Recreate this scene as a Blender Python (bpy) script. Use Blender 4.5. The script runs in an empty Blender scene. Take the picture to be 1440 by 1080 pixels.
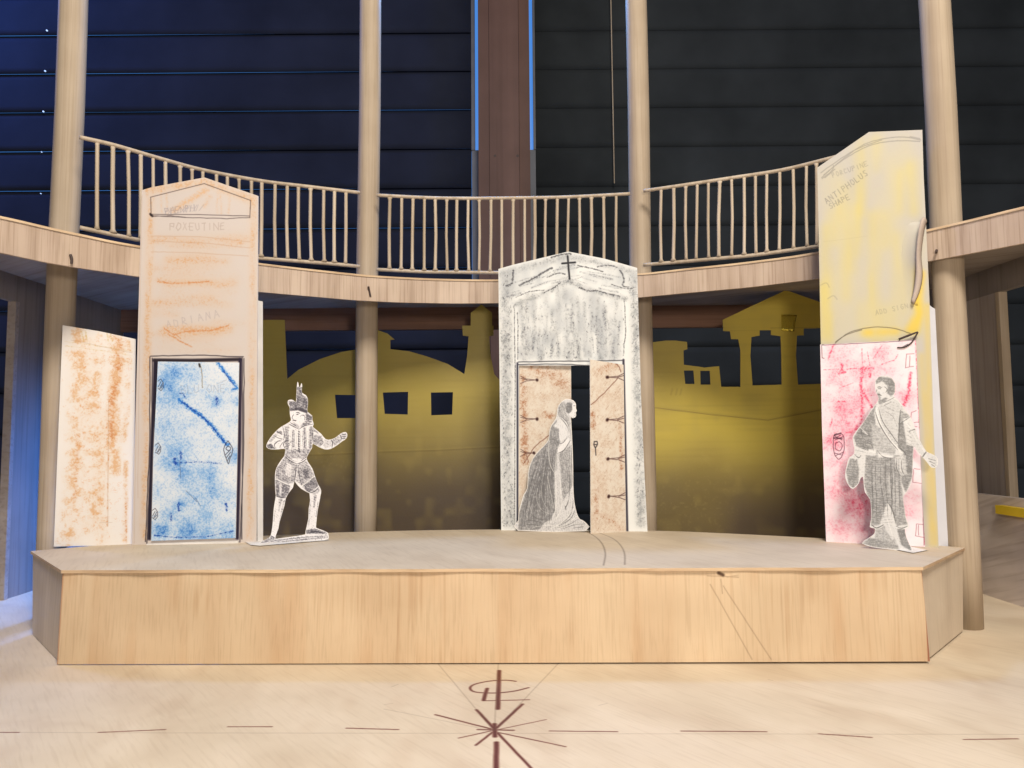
import bpy, math, random
import numpy as np
from mathutils import Matrix, Vector
from mathutils.geometry import tessellate_polygon

# ------------------------------------------------------------------ camera, world, lights, exposure
# working unit below is the centimetre; everything is linked at real size (metres)
CM = 0.01
W0, H0, F = 1440.0, 1080.0, 1040.0
PITCH, ROLL, EYE = math.radians(4.2), math.radians(-0.44), 7.9
scene = bpy.context.scene
C = bpy.data.collections.new('model'); scene.collection.children.link(C)
CAMROT = (Matrix.Rotation(math.pi/2 + PITCH, 4, 'X') @ Matrix.Rotation(ROLL, 4, 'Z'))
cam_d = bpy.data.cameras.new('camera'); cam = bpy.data.objects.new('camera', cam_d)
scene.collection.objects.link(cam); scene.camera = cam
cam_d.sensor_width = 36; cam_d.lens = 36*F/W0; cam_d.clip_start = 0.005; cam_d.clip_end = 20
cam.matrix_world = Matrix.Translation((0, 0, EYE*CM)) @ CAMROT

world = bpy.data.worlds.new('World'); scene.world = world; world.use_nodes = True
world.node_tree.nodes['Background'].inputs[0].default_value = (0.80, 0.86, 1.0, 1)
world.node_tree.nodes['Background'].inputs[1].default_value = 0.13

def area(name, loc, target, size, energy, color, size_y=None):
    d = bpy.data.lights.new(name, 'AREA'); d.energy = energy; d.color = color
    d.size = size*CM
    if size_y: d.shape = 'RECTANGLE'; d.size_y = size_y*CM
    o = bpy.data.objects.new(name, d); scene.collection.objects.link(o)
    l = Vector(loc)*CM; o.location = l
    o.rotation_euler = (Vector(target)*CM - l).to_track_quat('-Z', 'Y').to_euler()
    return o
WARM = (1.0, 0.88, 0.75)
area('desk_lamp', (5.0, -6.0, 12.5), (0, 38, 8), 3.2, 0.72, WARM)
area('ceiling_lamp', (9, -16, 62), (-4, 30, 4), 20, 8.3, (1.0, 0.91, 0.80))
area('column_rim_fill', (-.8, 50, 44), (-.8, 38, 24), 5, 0.9, (0.16, 0.42, 1.0), 4)  # added lamp hanging in mid-air, puts blue rims on the columns
lw = area('low_window_daylight', (-19, 55, 9), (-25, 37, -2), 6, 0.36, (0.06, 0.26, 1.0))
area('slat_blue_fill', (-74, 58, 66), (-36, 75, 36), 10, 3.2, (0.10, 0.26, 1.0)); lw.data.spread = math.radians(80)  # unseen blue lamp added to brighten the tops of the left slats
scene.view_settings.view_transform = 'Standard'; scene.view_settings.look = 'None'
scene.view_settings.gamma = 1; scene.view_settings.exposure = -0.45
scene.cycles.use_denoising = True
scene.cycles.max_bounces = 6

# ------------------------------------------------------------------ geometry helpers (cm)
rng = random.Random(7); nrng = np.random.RandomState(11)
def ray(px, py):
    return CAMROT.to_3x3() @ Vector(((px-W0/2)/F, (H0/2-py)/F, -1))
def PZ(px, py, z):
    d = ray(px, py); t = (z-EYE)/d.z; return Vector((d.x*t, d.y*t, z))
def PY(px, py, y):
    d = ray(px, py); t = y/d.y; return Vector((d.x*t, y, EYE+d.z*t))
def PX(px, py, x):
    d = ray(px, py); t = x/d.x; return Vector((x, d.y*t, EYE+d.z*t))
STAGE_Z = 3.3

class Board:
    """vertical plane standing on a base line a-b (cm)"""
    def __init__(s, a, b, shift=0.0, lean=0.0):
        s.o = Vector(a); u = Vector(b)-Vector(a); u.z = 0; s.u = u.normalized()
        s.n = Vector((s.u.y, -s.u.x, 0))          # towards the camera
        s.v = (Vector((0, 0, 1)) - s.n*lean).normalized()
        s.nn = s.u.cross(s.v)
        s.o = s.o + s.n*shift
    def uv(s, px, py):
        d = ray(px, py); e = Vector((0, 0, EYE))
        t = (s.o-e).dot(s.nn)/d.dot(s.nn); p = e+d*t-s.o
        return (p.dot(s.u), p.dot(s.v))
    def p3(s, u, v, w=0.0): return s.o+s.u*u+s.v*v+s.n*w

def link(name, verts, faces, mats, parent=None, origin=None, uvs=None, midx=None, smooth=False):
    """verts in cm (world); origin in cm; parent = thing whose origin we work from"""
    me = bpy.data.meshes.new(name)
    po = Vector(parent['_o']) if parent else Vector((0, 0, 0))
    o3 = Vector(origin) if origin is not None else po
    me.from_pydata([tuple((Vector(v)-o3)*CM) for v in verts], [], faces)
    if not isinstance(mats, (list, tuple)): mats = [mats]
    for m in mats: me.materials.append(m)
    if uvs is not None:
        l = me.uv_layers.new(name='UVMap'); k = 0
        for f in faces:
            for vi in f:
                l.data[k].uv = uvs[vi]; k += 1
    for i, p in enumerate(me.polygons):
        if midx: p.material_index = midx[i]
        p.use_smooth = smooth
    me.update()
    ob = bpy.data.objects.new(name, me); C.objects.link(ob)
    ob['_o'] = tuple(o3)
    if parent: ob.parent = parent; ob.location = (o3-po)*CM
    else: ob.location = o3*CM
    return ob
def tag(o, label=None, cat=None, group=None, kind=None):
    if label: o['label'] = label
    if cat: o['category'] = cat
    if group: o['group'] = group
    if kind: o['kind'] = kind
    return o
def thing(name, loc, label, cat, group=None):
    o = bpy.data.objects.new(name, None); C.objects.link(o); o.empty_display_size = 0.01
    o.location = Vector(loc)*CM; o['_o'] = tuple(loc)
    return tag(o, label, cat, group)

def sheet(name, bd, loops, thick, mats, parent=None, box=None, origin=None, px=True, bend=None, back=False):
    """flat card: loops (outer first, then holes) in photo pixels or board uv; front image, plain edges"""
    L = [[bd.uv(*p) for p in lp] if px else list(lp) for lp in loops]
    if box is None:
        us = [p[0] for p in L[0]]; vs = [p[1] for p in L[0]]
        box = (min(us), min(vs), max(us), max(vs))
    tri = tessellate_polygon([[Vector((p[0], p[1], 0)) for p in lp] for lp in L])
    flat = [p for lp in L for p in lp]; n = len(flat)
    b = bend or (lambda u, v: 0.0)
    V = [bd.p3(u, v, b(u, v)+thick/2) for u, v in flat]+[bd.p3(u, v, b(u, v)-thick/2) for u, v in flat]
    uv = [((u-box[0])/(box[2]-box[0]), (v-box[1])/(box[3]-box[1])) for u, v in flat]*2
    faces = []; mi = []
    for t in tri:
        a, b_, c = [flat[i] for i in t]
        cr = (b_[0]-a[0])*(c[1]-a[1])-(b_[1]-a[1])*(c[0]-a[0])
        t = tuple(t) if cr > 0 else tuple(reversed(t))
        if abs(cr) < 1e-12: continue
        faces.append(t); mi.append(0)
        faces.append(tuple(i+n for i in reversed(t))); mi.append(1)
    k = 0
    for lp in L:
        m = len(lp)
        for i in range(m):
            i0, i1 = k+i, k+(i+1) % m
            faces.append((i0, i0+n, i1+n, i1)); mi.append(1)
        k += m
    ob = link(name, V, faces, mats, parent, origin, uv, mi)
    return ob, box

def catmull(pts, n=6):
    P = [pts[0]]+list(pts)+[pts[-1]]; out = []
    for i in range(1, len(P)-2):
        for k in range(n):
            t = k/n
            out.append(tuple(0.5*((2*P[i][j])+(-P[i-1][j]+P[i+1][j])*t+(2*P[i-1][j]-5*P[i][j]+4*P[i+1][j]-P[i+2][j])*t*t+(-P[i-1][j]+3*P[i][j]-3*P[i+1][j]+P[i+2][j])*t**3) for j in range(len(pts[0]))))
    out.append(tuple(pts[-1])); return out
def box_mesh(x0, x1, y0, y1, z0, z1):
    v = [(x, y, z) for x in (x0, x1) for y in (y0, y1) for z in (z0, z1)]
    f = [(0, 1, 3, 2), (4, 6, 7, 5), (0, 4, 5, 1), (2, 3, 7, 6), (0, 2, 6, 4), (1, 5, 7, 3)]
    return v, f
def tube(path, rad, seg=10, cap=True):
    """path list of Vectors, rad list/float"""
    V = []; Fc = []; n = len(path)
    if not isinstance(rad, (list, tuple)): rad = [rad]*n
    for i, p in enumerate(path):
        t = (path[min(i+1, n-1)]-path[max(i-1, 0)]).normalized()
        a = Vector((0, 0, 1)) if abs(t.z) < 0.8 else Vector((1, 0, 0))
        s = t.cross(a).normalized(); r = s.cross(t)
        for k in range(seg):
            an = 2*math.pi*k/seg; V.append(p+(s*math.cos(an)+r*math.sin(an))*rad[i])
    for i in range(n-1):
        for k in range(seg):
            a = i*seg+k; b = i*seg+(k+1) % seg; Fc.append((a, b, b+seg, a+seg))
    if cap: Fc.append(tuple(reversed(range(seg)))); Fc.append(tuple(range((n-1)*seg, n*seg)))
    return V, Fc

# ------------------------------------------------------------------ drawn surfaces (images computed here)
def vnoise(h, w, ch, cw):
    """smooth value noise, cell size (ch,cw) pixels"""
    gh, gw = int(h/ch)+3, int(w/cw)+3; g = nrng.rand(gh, gw)
    y = np.arange(h)/ch; x = np.arange(w)/cw
    yi = y.astype(int); xi = x.astype(int); fy = y-yi; fx = x-xi
    fy = fy*fy*(3-2*fy); fx = fx*fx*(3-2*fx)
    a = g[yi][:, xi]; b = g[yi][:, xi+1]; c = g[yi+1][:, xi]; d = g[yi+1][:, xi+1]
    fx = fx[None]; fy = fy[:, None]
    return (a*(1-fx)+b*fx)*(1-fy)+(c*(1-fx)+d*fx)*fy
def blur(a, r):
    if r <= 0: return a
    h, w = a.shape; p = int(3*r)+1
    b = np.pad(a, p, mode='edge')
    fy = np.fft.fftfreq(b.shape[0])[:, None]; fx = np.fft.rfftfreq(b.shape[1])[None]
    g = np.exp(-2*(math.pi*r)**2*(fy*fy+fx*fx))
    return np.fft.irfft2(np.fft.rfft2(b)*g, s=b.shape)[p:p+h, p:p+w]
class Canvas:
    def __init__(s, bd, box, ppc, base):
        s.bd, s.box, s.ppc = bd, box, ppc
        s.w = int((box[2]-box[0])*ppc)+2; s.h = int((box[3]-box[1])*ppc)+2
        s.rgb = np.ones((s.h, s.w, 3))*np.array(base)
        t = 0.65*vnoise(s.h, s.w, ppc*.04, ppc*.04)+0.35*vnoise(s.h, s.w, ppc*.07, ppc*.07)
        s.tooth = np.clip((t-.5)*1.9+.5, 0, 1)
    def q(s, p):
        u, v = s.bd.uv(*p) if s.bd else p
        return ((u-s.box[0])/(s.box[2]-s.box[0])*(s.w-1), (v-s.box[1])/(s.box[3]-s.box[1])*(s.h-1))
    def pxs(s, p=(720, 600)):
        if not s.bd: return 1.0
        a = s.q(p); b = s.q((p[0]+10, p[1])); return math.hypot(a[0]-b[0], a[1]-b[1])/10
    def layer(s): return np.zeros((s.h, s.w))
    def stroke(s, L, pts, w, k=1.0, soft=0.5, jit=0.0, taper=False):
        """w is the full width in photo px"""
        sc = s.pxs(pts[0]); Q = [s.q((p[0]+rng.uniform(-jit, jit), p[1]+rng.uniform(-jit, jit))) for p in pts]
        r = max(w*sc/2, 0.3)
        for i in range(len(Q)-1):
            (x0, y0), (x1, y1) = Q[i], Q[i+1]; pad = r*(1+soft)+2
            rr = r
            if taper: t = (i+.5)/(len(Q)-1); rr = r*(0.35+0.65*math.sin(math.pi*t))
            ax, bx = int(max(0, min(x0, x1)-pad)), int(min(s.w, max(x0, x1)+pad+1))
            ay, by = int(max(0, min(y0, y1)-pad)), int(min(s.h, max(y0, y1)+pad+1))
            if ax >= bx or ay >= by: continue
            X, Y = np.meshgrid(np.arange(ax, bx), np.arange(ay, by))
            dx, dy = x1-x0, y1-y0; l2 = dx*dx+dy*dy+1e-9
            t = np.clip(((X-x0)*dx+(Y-y0)*dy)/l2, 0, 1)
            d = np.hypot(X-x0-t*dx, Y-y0-t*dy)
            v = np.clip((rr*(1+soft)-d)/(rr*soft*2+.7)+0.0, 0, 1)*k
            sub = L[ay:by, ax:bx]; np.maximum(sub, v, out=sub)
    def poly(s, L, pts, k=1.0, op='max'):
        Q = [s.q(p) for p in pts]; xs = [p[0] for p in Q]; ys = [p[1] for p in Q]
        ax, bx = int(max(0, min(xs))), int(min(s.w, max(xs)+2)); ay, by = int(max(0, min(ys))), int(min(s.h, max(ys)+2))
        if ax >= bx or ay >= by: return
        X, Y = np.meshgrid(np.arange(ax, bx)+.01, np.arange(ay, by)+.01); ins = np.zeros(X.shape, bool)
        for i in range(len(Q)):
            (x0, y0), (x1, y1) = Q[i], Q[(i+1) % len(Q)]
            if y0 == y1: continue
            ins ^= ((y0 > Y) != (y1 > Y)) & (X < (x1-x0)*(Y-y0)/(y1-y0)+x0)
        sub = L[ay:by, ax:bx]
        if op == 'set': sub[ins] = k
        else: sub[ins] = np.maximum(sub[ins], k)
    def paint(s, L, col, a=1.0):
        A = np.clip(L, 0, 1)[..., None]*a; s.rgb = s.rgb*(1-A)+np.array(col)*A
    def crayon(s, L, col, a=1.0, hard=6.0):
        cov = (np.clip((L*1.15-s.tooth)*hard*.26+.10, 0, 1)*.62+.38*np.clip(L, 0, 1))*np.clip(L*3, 0, 1)
        s.paint(cov, col, a)
    def text(s, L, txt, p, size, ang=0, w=1.3, jit=0.4, gap=1.25, k=.8, ws=None):
        c, sn = math.cos(ang), math.sin(ang); x = 0
        for i, ch in enumerate(txt):
            for st in FONT.get(ch, []):
                pts = []
                for gx, gy in st:
                    lx = x+gx*size*.62; ly = -gy*size
                    pts.append((p[0]+lx*c-ly*sn, p[1]+lx*sn+ly*c))
                s.stroke(L, pts, w, k*rng.uniform(.75, 1), .4, jit)
            x += size*.62*gap
    def image(s, name):
        im = bpy.data.images.new(name, s.w, s.h); px = np.ones((s.h, s.w, 4), np.float32)
        px[..., :3] = np.clip(s.rgb, 0, 1); im.pixels.foreach_set(px.ravel()); im.update(); im.pack()
        return im
FONT = {'A': [[(0, 0), (.5, 1), (1, 0)], [(.2, .4), (.8, .4)]], 'B': [[(0, 0), (0, 1), (.8, .85), (.7, .55), (0, .5), (.9, .35), (.8, 0), (0, 0)]],
 'C': [[(.9, .9), (.3, 1), (0, .5), (.3, 0), (.9, .1)]], 'D': [[(0, 0), (0, 1), (.7, .8), (.9, .4), (.6, 0), (0, 0)]],
 'E': [[(.9, 1), (0, 1), (0, 0), (.9, 0)], [(0, .5), (.7, .5)]], 'F': [[(.9, 1), (0, 1), (0, 0)], [(0, .5), (.7, .5)]],
 'G': [[(.9, .9), (.3, 1), (0, .4), (.5, 0), (.9, .1), (.9, .45), (.5, .45)]], 'H': [[(0, 0), (0, 1)], [(.9, 0), (.9, 1)], [(0, .5), (.9, .5)]],
 'I': [[(.4, 0), (.4, 1)]], 'L': [[(0, 1), (0, 0), (.8, 0)]], 'M': [[(0, 0), (.1, 1), (.5, .4), (.9, 1), (1, 0)]], 'N': [[(0, 0), (0, 1), (.9, 0), (.9, 1)]],
 'O': [[(.4, 0), (0, .4), (.3, 1), (.8, .9), (.9, .3), (.4, 0)]], 'P': [[(0, 0), (.05, 1), (.8, .9), (.8, .55), (0, .5)]],
 'R': [[(0, 0), (0, 1), (.8, .85), (.7, .55), (0, .5), (.9, 0)]], 'S': [[(.9, .9), (.3, 1), (.1, .7), (.8, .35), (.6, 0), (0, .1)]],
 'T': [[(0, 1), (1, 1)], [(.5, 1), (.45, 0)]], 'U': [[(0, 1), (.05, .2), (.4, 0), (.85, .2), (.9, 1)]], 'X': [[(0, 0), (.9, 1)], [(0, 1), (.9, 0)]],
 'Z': [[(0, 1), (.9, 1), (0, 0), (.9, 0)]]}

# ------------------------------------------------------------------ materials
def nt(name):
    m = bpy.data.materials.new(name); m.use_nodes = True
    t = m.node_tree; return m, t, t.nodes, t.links, t.nodes['Principled BSDF']
def ramp(N, stops):
    r = N.new('ShaderNodeValToRGB'); e = r.color_ramp.elements
    while len(e) < len(stops): e.new(0.5)
    for i, (p, c) in enumerate(stops): e[i].position = p; e[i].color = (*c, 1)
    return r
def wood(name, light, mid, dark, rot=(0, 0, 0), stretch=(9, 9, .35), fine=(60, 60, 1.3), rough=.55, ink=None, spec=.3, amt=1.0, mottle=.35, bump=.12):
    m, t, N, L, B = nt(name)
    tc = N.new('ShaderNodeTexCoord')
    def mp(sc, loc=(0, 0, 0)):
        a = N.new('ShaderNodeMapping'); a.inputs['Rotation'].default_value = rot
        b = N.new('ShaderNodeMapping'); b.inputs['Scale'].default_value = [q*100 for q in sc]; b.inputs['Location'].default_value = loc
        L.new(tc.outputs['Object'], a.inputs[0]); L.new(a.outputs[0], b.inputs[0]); return b
    def noise(sc, detail, dist=0, loc=(0, 0, 0)):
        n = N.new('ShaderNodeTexNoise'); n.inputs['Scale'].default_value = 1; n.inputs['Detail'].default_value = detail
        n.inputs['Distortion'].default_value = dist; L.new(mp(sc, loc).outputs[0], n.inputs['Vector']); return n
    k = .1
    n1 = noise([q*k for q in stretch], 3, .6); r1 = ramp(N, [(.30, dark), (.48, mid), (.62, light)])
    L.new(n1.outputs[0], r1.inputs[0])
    n2 = noise([q*k for q in fine], 4, .2, (3, 1, 2)); r2 = ramp(N, [(.34, (.70, .65, .60)), (.5, (1, 1, 1)), (.7, (1.0, .99, .97))])
    L.new(n2.outputs[0], r2.inputs[0])
    mx = N.new('ShaderNodeMixRGB'); mx.blend_type = 'MULTIPLY'; mx.inputs[0].default_value = .55*amt
    L.new(r1.outputs[0], mx.inputs[1]); L.new(r2.outputs[0], mx.inputs[2])
    n3 = noise([.35, .35, .35], 3, 0, (7, 5, 1)); r3 = ramp(N, [(.3, tuple(q*.82 for q in (1, .97, .92))), (.65, (1.03, 1.03, 1.02))])
    L.new(n3.outputs[0], r3.inputs[0])
    m2 = N.new('ShaderNodeMixRGB'); m2.blend_type = 'MULTIPLY'; m2.inputs[0].default_value = mottle*2 if mottle < .5 else 1
    L.new(mx.outputs[0], m2.inputs[1]); L.new(r3.outputs[0], m2.inputs[2])
    out = m2.outputs[0]
    if ink is not None:
        im = N.new('ShaderNodeTexImage'); im.image = ink; im.extension = 'EXTEND'
        uvn = N.new('ShaderNodeUVMap'); L.new(uvn.outputs[0], im.inputs[0])
        m3 = N.new('ShaderNodeMixRGB'); m3.blend_type = 'MULTIPLY'; m3.inputs[0].default_value = 1
        L.new(out, m3.inputs[1]); L.new(im.outputs[0], m3.inputs[2]); out = m3.outputs[0]
    L.new(out, B.inputs['Base Color']); B.inputs['Roughness'].default_value = rough
    B.inputs['Specular IOR Level'].default_value = spec
    bp = N.new('ShaderNodeBump'); bp.inputs['Strength'].default_value = bump; bp.inputs['Distance'].default_value = .0004
    L.new(n2.outputs[0], bp.inputs['Height']); L.new(bp.outputs[0], B.inputs['Normal'])
    return m
def paper_image(name, im, rough=.75, spec=.25):
    m, t, N, L, B = nt(name)
    i = N.new('ShaderNodeTexImage'); i.image = im; i.extension = 'EXTEND'; L.new(i.outputs[0], B.inputs['Base Color'])
    B.inputs['Roughness'].default_value = rough; B.inputs['Specular IOR Level'].default_value = spec
    tc = N.new('ShaderNodeTexCoord'); n = N.new('ShaderNodeTexNoise'); n.inputs['Scale'].default_value = 900; n.inputs['Detail'].default_value = 4
    n4 = N.new('ShaderNodeTexNoise'); n4.inputs['Scale'].default_value = 35; n4.inputs['Detail'].default_value = 1
    L.new(tc.outputs['Object'], n.inputs['Vector']); L.new(tc.outputs['Object'], n4.inputs['Vector'])
    b = N.new('ShaderNodeBump'); b.inputs['Strength'].default_value = .12; b.inputs['Distance'].default_value = .0003
    b2 = N.new('ShaderNodeBump'); b2.inputs['Strength'].default_value = .30; b2.inputs['Distance'].default_value = .002
    L.new(n.outputs[0], b.inputs['Height']); L.new(n4.outputs[0], b2.inputs['Height']); L.new(b2.outputs[0], b.inputs['Normal']); L.new(b.outputs[0], B.inputs['Normal'])
    return m
def plain(name, col, rough=.7, spec=.3, metal=0, var=.12, scale=60, emis=None, es=1):
    m, t, N, L, B = nt(name)
    tc = N.new('ShaderNodeTexCoord'); n = N.new('ShaderNodeTexNoise'); n.inputs['Scale'].default_value = scale; n.inputs['Detail'].default_value = 4
    L.new(tc.outputs['Object'], n.inputs['Vector'])
    r = ramp(N, [(.3, tuple(c*(1-var) for c in col)), (.7, tuple(min(1, c*(1+var)) for c in col))])
    L.new(n.outputs[0], r.inputs[0]); L.new(r.outputs[0], B.inputs['Base Color'])
    B.inputs['Roughness'].default_value = rough; B.inputs['Specular IOR Level'].default_value = spec; B.inputs['Metallic'].default_value = metal
    if emis: B.inputs['Emission Color'].default_value = (*emis, 1); B.inputs['Emission Strength'].default_value = es
    return m
M = {}
M['paper'] = plain('white_card', (.74, .72, .70), .8, .2)
M['dowel'] = wood('dowel_wood', (.50, .41, .31), (.45, .365, .27), (.37, .29, .21), stretch=(12, 12, .5), fine=(140, 140, 2.5), rough=.6, spec=.25, amt=.7, mottle=.3)
M['rail'] = wood('stick_wood', (.56, .47, .36), (.50, .41, .31), (.42, .34, .24), stretch=(20, 20, .8), amt=.4, rough=.5)
M['fascia'] = wood('fascia_plywood', (.56, .45, .36), (.51, .40, .32), (.42, .32, .245), stretch=(13, 13, .8), fine=(140, 140, 3), rough=.6, amt=1.2)
M['edge'] = wood('plywood_edge', (.72, .56, .38), (.62, .46, .30), (.45, .31, .20), stretch=(3, 3, 30), fine=(8, 8, 90), rough=.7)
M['deck'] = wood('deck_plywood', (.40, .35, .32), (.36, .31, .28), (.30, .255, .23), rot=(0, 0, .6), stretch=(1, 9, 9), fine=(2, 60, 60), rough=.7)
M['redwood'] = wood('reddish_wood', (.30, .165, .11), (.24, .13, .088), (.17, .09, .062), stretch=(.5, 8, 8), fine=(1.5, 60, 60), rough=.6)
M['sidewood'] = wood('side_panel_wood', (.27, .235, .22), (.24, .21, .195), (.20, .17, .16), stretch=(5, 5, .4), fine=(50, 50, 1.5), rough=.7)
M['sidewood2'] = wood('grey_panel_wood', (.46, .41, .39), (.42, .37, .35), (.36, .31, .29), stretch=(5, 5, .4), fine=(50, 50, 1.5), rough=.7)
M['lowply'] = wood('rough_plywood', (.74, .66, .62), (.66, .58, .54), (.50, .43, .40), rot=(.3, 0, 0), stretch=(6, .7, 7), fine=(50, 2, 50), rough=.7, mottle=.45)
M['pencil'] = plain('dark_ink', (.06, .04, .035), .6)

# ------------------------------------------------------------------ floor with its drawn marks
FX0, FX1, FY0, FY1 = -46.0, 46.0, -8.0, 50.0
class FloorMap:
    def uv(s, px, py): p = PZ(px, py, 0); return (p.x, p.y)
cv = Canvas(FloorMap(), (-16, 14, 22, 30), 34, (1, 1, 1))
def wobble(pts, n=14, a=.5):
    out = []
    for i in range(len(pts)-1):
        for k in range(n):
            t = k/n; out.append((pts[i][0]*(1-t)+pts[i+1][0]*t+rng.uniform(-a, a)*.5, pts[i][1]*(1-t)+pts[i+1][1]*t+rng.uniform(-a, a)*.25))
    out.append(pts[-1]); return out
ink = cv.layer(); pen = cv.layer()
for a, b, w in [((-40, 1030), (26, 1030), 2.2), ((138, 1030), (232, 1026), 2.4), ((320, 1022), (382, 1022), 2.4), ((487, 1024), (560, 1026), 2.6),
                ((773, 1028), (868, 1029), 2.6), ((958, 1028), (1078, 1029), 2.6), ((1152, 1032), (1226, 1037), 2.6), ((1356, 1040), (1432, 1039), 2.6),
                ((612, 1005), (690, 1025), 3.2), ((670, 998), (694, 1024), 3.8), ((735, 990), (698, 1024), 3.8), ((768, 1012), (700, 1026), 2.0),
                ((645, 1038), (690, 1028), 2.6), ((669, 1048), (692, 1030), 3.6), ((795, 1050), (700, 1030), 2.8), ((752, 1086), (700, 1031), 4.2),
                ((672, 1026), (722, 1027), 3.4), ((695, 1018), (696, 1036), 5.5),
                ((702, 943), (700, 997), 4.6), ((698, 1044), (697, 1100), 6.0)]:
    cv.stroke(ink, wobble([a, b], 8, .4), w*1.35, .95, .35)
cv.stroke(ink, catmull([(725, 958), (712, 956.5), (690, 957.5), (668, 962), (661, 967.5), (668, 973), (695, 974.5), (722, 972), (743, 967)]), 4.2, .95, .35)
cv.stroke(ink, [(685, 968), (682, 977), (680, 985)], 6, .95, .35); cv.stroke(ink, [(680, 985.5), (700, 985), (744, 984)], 3.4, .95, .35)
for a, b in [((613, 930), (695, 1028)), ((786, 932), (695, 1028)), ((701, 930), (695, 1028)), ((-60, 1030), (1500, 1033)), ((540, 997), (695, 1028)), ((1440, 990), (1200, 940))][:5]:
    cv.stroke(pen, wobble([a, b], 10, .5), 1.7, .5, .5)
for p in [((1270, 922), (1282, 926)), ((560, 962), (550, 966)), ((1080, 955), (1087, 957)), ((842, 992), (854, 989)), ((540, 991), (552, 989)), ((1008, 905), (1016, 909))]:
    cv.stroke(pen, p, 1.6, .5, .5)
cv.paint(ink, (.36, .12, .11), .93); cv.paint(pen, (.45, .40, .38), .9)
smear = np.clip((vnoise(cv.h, cv.w, 60, 25)-.62)*2, 0, 1)*vnoise(cv.h, cv.w, 200, 140); cv.paint(smear, (.90, .85, .82), .4)
M['floor'] = wood('floor_plywood', (.66, .56, .425), (.63, .53, .395), (.57, .465, .34), rot=(0, 0, math.radians(52)), stretch=(2.2, 4, 4), fine=(7, 90, 90), rough=.55, ink=cv.image('floor_marks'), amt=.38, mottle=.22)
v, f = [], []
NX = 12
for j in range(2):
    for i in range(2): v.append(((FX0, FX1)[i], (FY0, FY1)[j], 0))
uvf = [((x+16)/38, (y-14)/16) for x, y, z in v]
ob = link('floor', [(a[0], a[1], -1.2) for a in v]+v, [(4, 5, 7, 6), (0, 2, 3, 1), (0, 1, 5, 4), (1, 3, 7, 5), (3, 2, 6, 7), (2, 0, 4, 6)], M['floor'], uvs=uvf+uvf)
tag(ob, kind='structure')

# ------------------------------------------------------------------ stage platform
back = catmull([(43, 775), (190, 763), (380, 753), (516, 747.5), (705, 744.5), (907, 746), (1020, 750), (1157, 757), (1260, 763), (1357, 770)], 4)
TB = [PZ(x, y, STAGE_Z) for x, y in back]
fl_t, fr_t = PZ(86, 802, STAGE_Z), PZ(1298, 797.5, STAGE_Z)
bl, br = TB[0], TB[-1]
fl_b, fr_b = PZ(80, 935.5, 0.0), PZ(1308, 933.5, 0.0)
fl_b.z = fr_b.z = 0.03
bl_b, br_b = PZ(42, 891, 0.03), PZ(1358, 888, 0.03)
stage = thing('stage_platform', (-.5, 27, 0), 'low plywood stage platform with angled ends standing on the plywood floor', 'stage platform')
# top with drawn arcs
class TopMap:
    def uv(s, px, py): p = PZ(px, py, STAGE_Z); return (p.x, p.y)
tc_ = Canvas(TopMap(), (-20, 25, 20, 39), 34, (1, 1, 1)); pn = tc_.layer()
tc_.stroke(pn, catmull([(748, 747), (757, 755), (761, 766), (758, 780), (748, 796)]), 1.8, .6, .5)
tc_.stroke(pn, catmull([(765, 750), (778, 758), (783, 768), (782, 780), (775, 795)]), 1.8, .6, .5)
for k in range(26):
    x = rng.uniform(400, 1200); y = rng.uniform(755, 795); tc_.stroke(pn, [(x, y), (x+rng.uniform(-12, 12), y+rng.uniform(-2, 2))], 1.0, .25, .6)
tc_.paint(pn, (.38, .34, .33), .9)
M['stagetop'] = wood('stage_top_plywood', (.63, .535, .41), (.60, .505, .385), (.55, .455, .34), rot=(0, 0, math.radians(65)), stretch=(2.2, 4, 4), fine=(7, 90, 90), rough=.6, ink=tc_.image('stage_top_marks'), amt=.45, mottle=.22)
loop = TB+[fr_t]+[fr_t.lerp(fl_t, t)+Vector((0, .03*math.sin(t*40)+.015*math.sin(t*97), 0)) for t in [i/40 for i in range(1, 40)]]+[fl_t]
th = .11
tri = tessellate_polygon([[Vector((p.x, p.y, 0)) for p in loop]]); n = len(loop)
V = [p for p in loop]+[Vector((p.x, p.y, p.z-th)) for p in loop]
Fs = []; mi = []
for t in tri:
    a, b, c = [loop[i] for i in t]
    t = tuple(t) if (b.x-a.x)*(c.y-a.y)-(b.y-a.y)*(c.x-a.x) > 0 else tuple(reversed(t))
    Fs.append(t); mi.append(0); Fs.append(tuple(i+n for i in reversed(t))); mi.append(0)
for i in range(n): Fs.append((i, (i+1) % n, (i+1) % n+n, i+n)); mi.append(1)
link('top_panel', V, Fs, [M['stagetop'], M['edge']], stage, uvs=[((p.x+20)/45, (p.y-25)/14) for p in V], midx=mi)
# front and side panels, image for knot hole, pencil lines, worn edges
fb = Board(fl_b, fr_b); fcv = Canvas(fb, (-.2, -.2, 33, 3.4), 34, (1, 1, 1)); pn = fcv.layer(); rd = fcv.layer()
for a, b in [((1000, 822), (1058, 928)), ((1018, 824), (1085, 928)), ((996, 810), (1040, 812)), ((1015, 815), (1017, 835))]:
    fcv.stroke(pn, wobble([a, b], 10, .5), 1.5, .42, .6)
fcv.stroke(pn, [(1012, 806), (1018, 809)], 5.5, .85, .3); fcv.stroke(pn, [(1012, 806), (1019, 809)], 2.0, 0, .3)
fcv.stroke(pn, [(1024, 812), (1040, 809)], 1.4, .4)
fcv.paint(pn, (.30, .23, .20), 1)
fcv.stroke(rd, [(1299, 800), (1304, 850), (1307, 933)], 3.0, .9, .5, .3); fcv.stroke(rd, [(84, 806), (80, 934)], 2.0, .6, .5)
fcv.paint(rd, (.45, .12, .08), .8)
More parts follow.
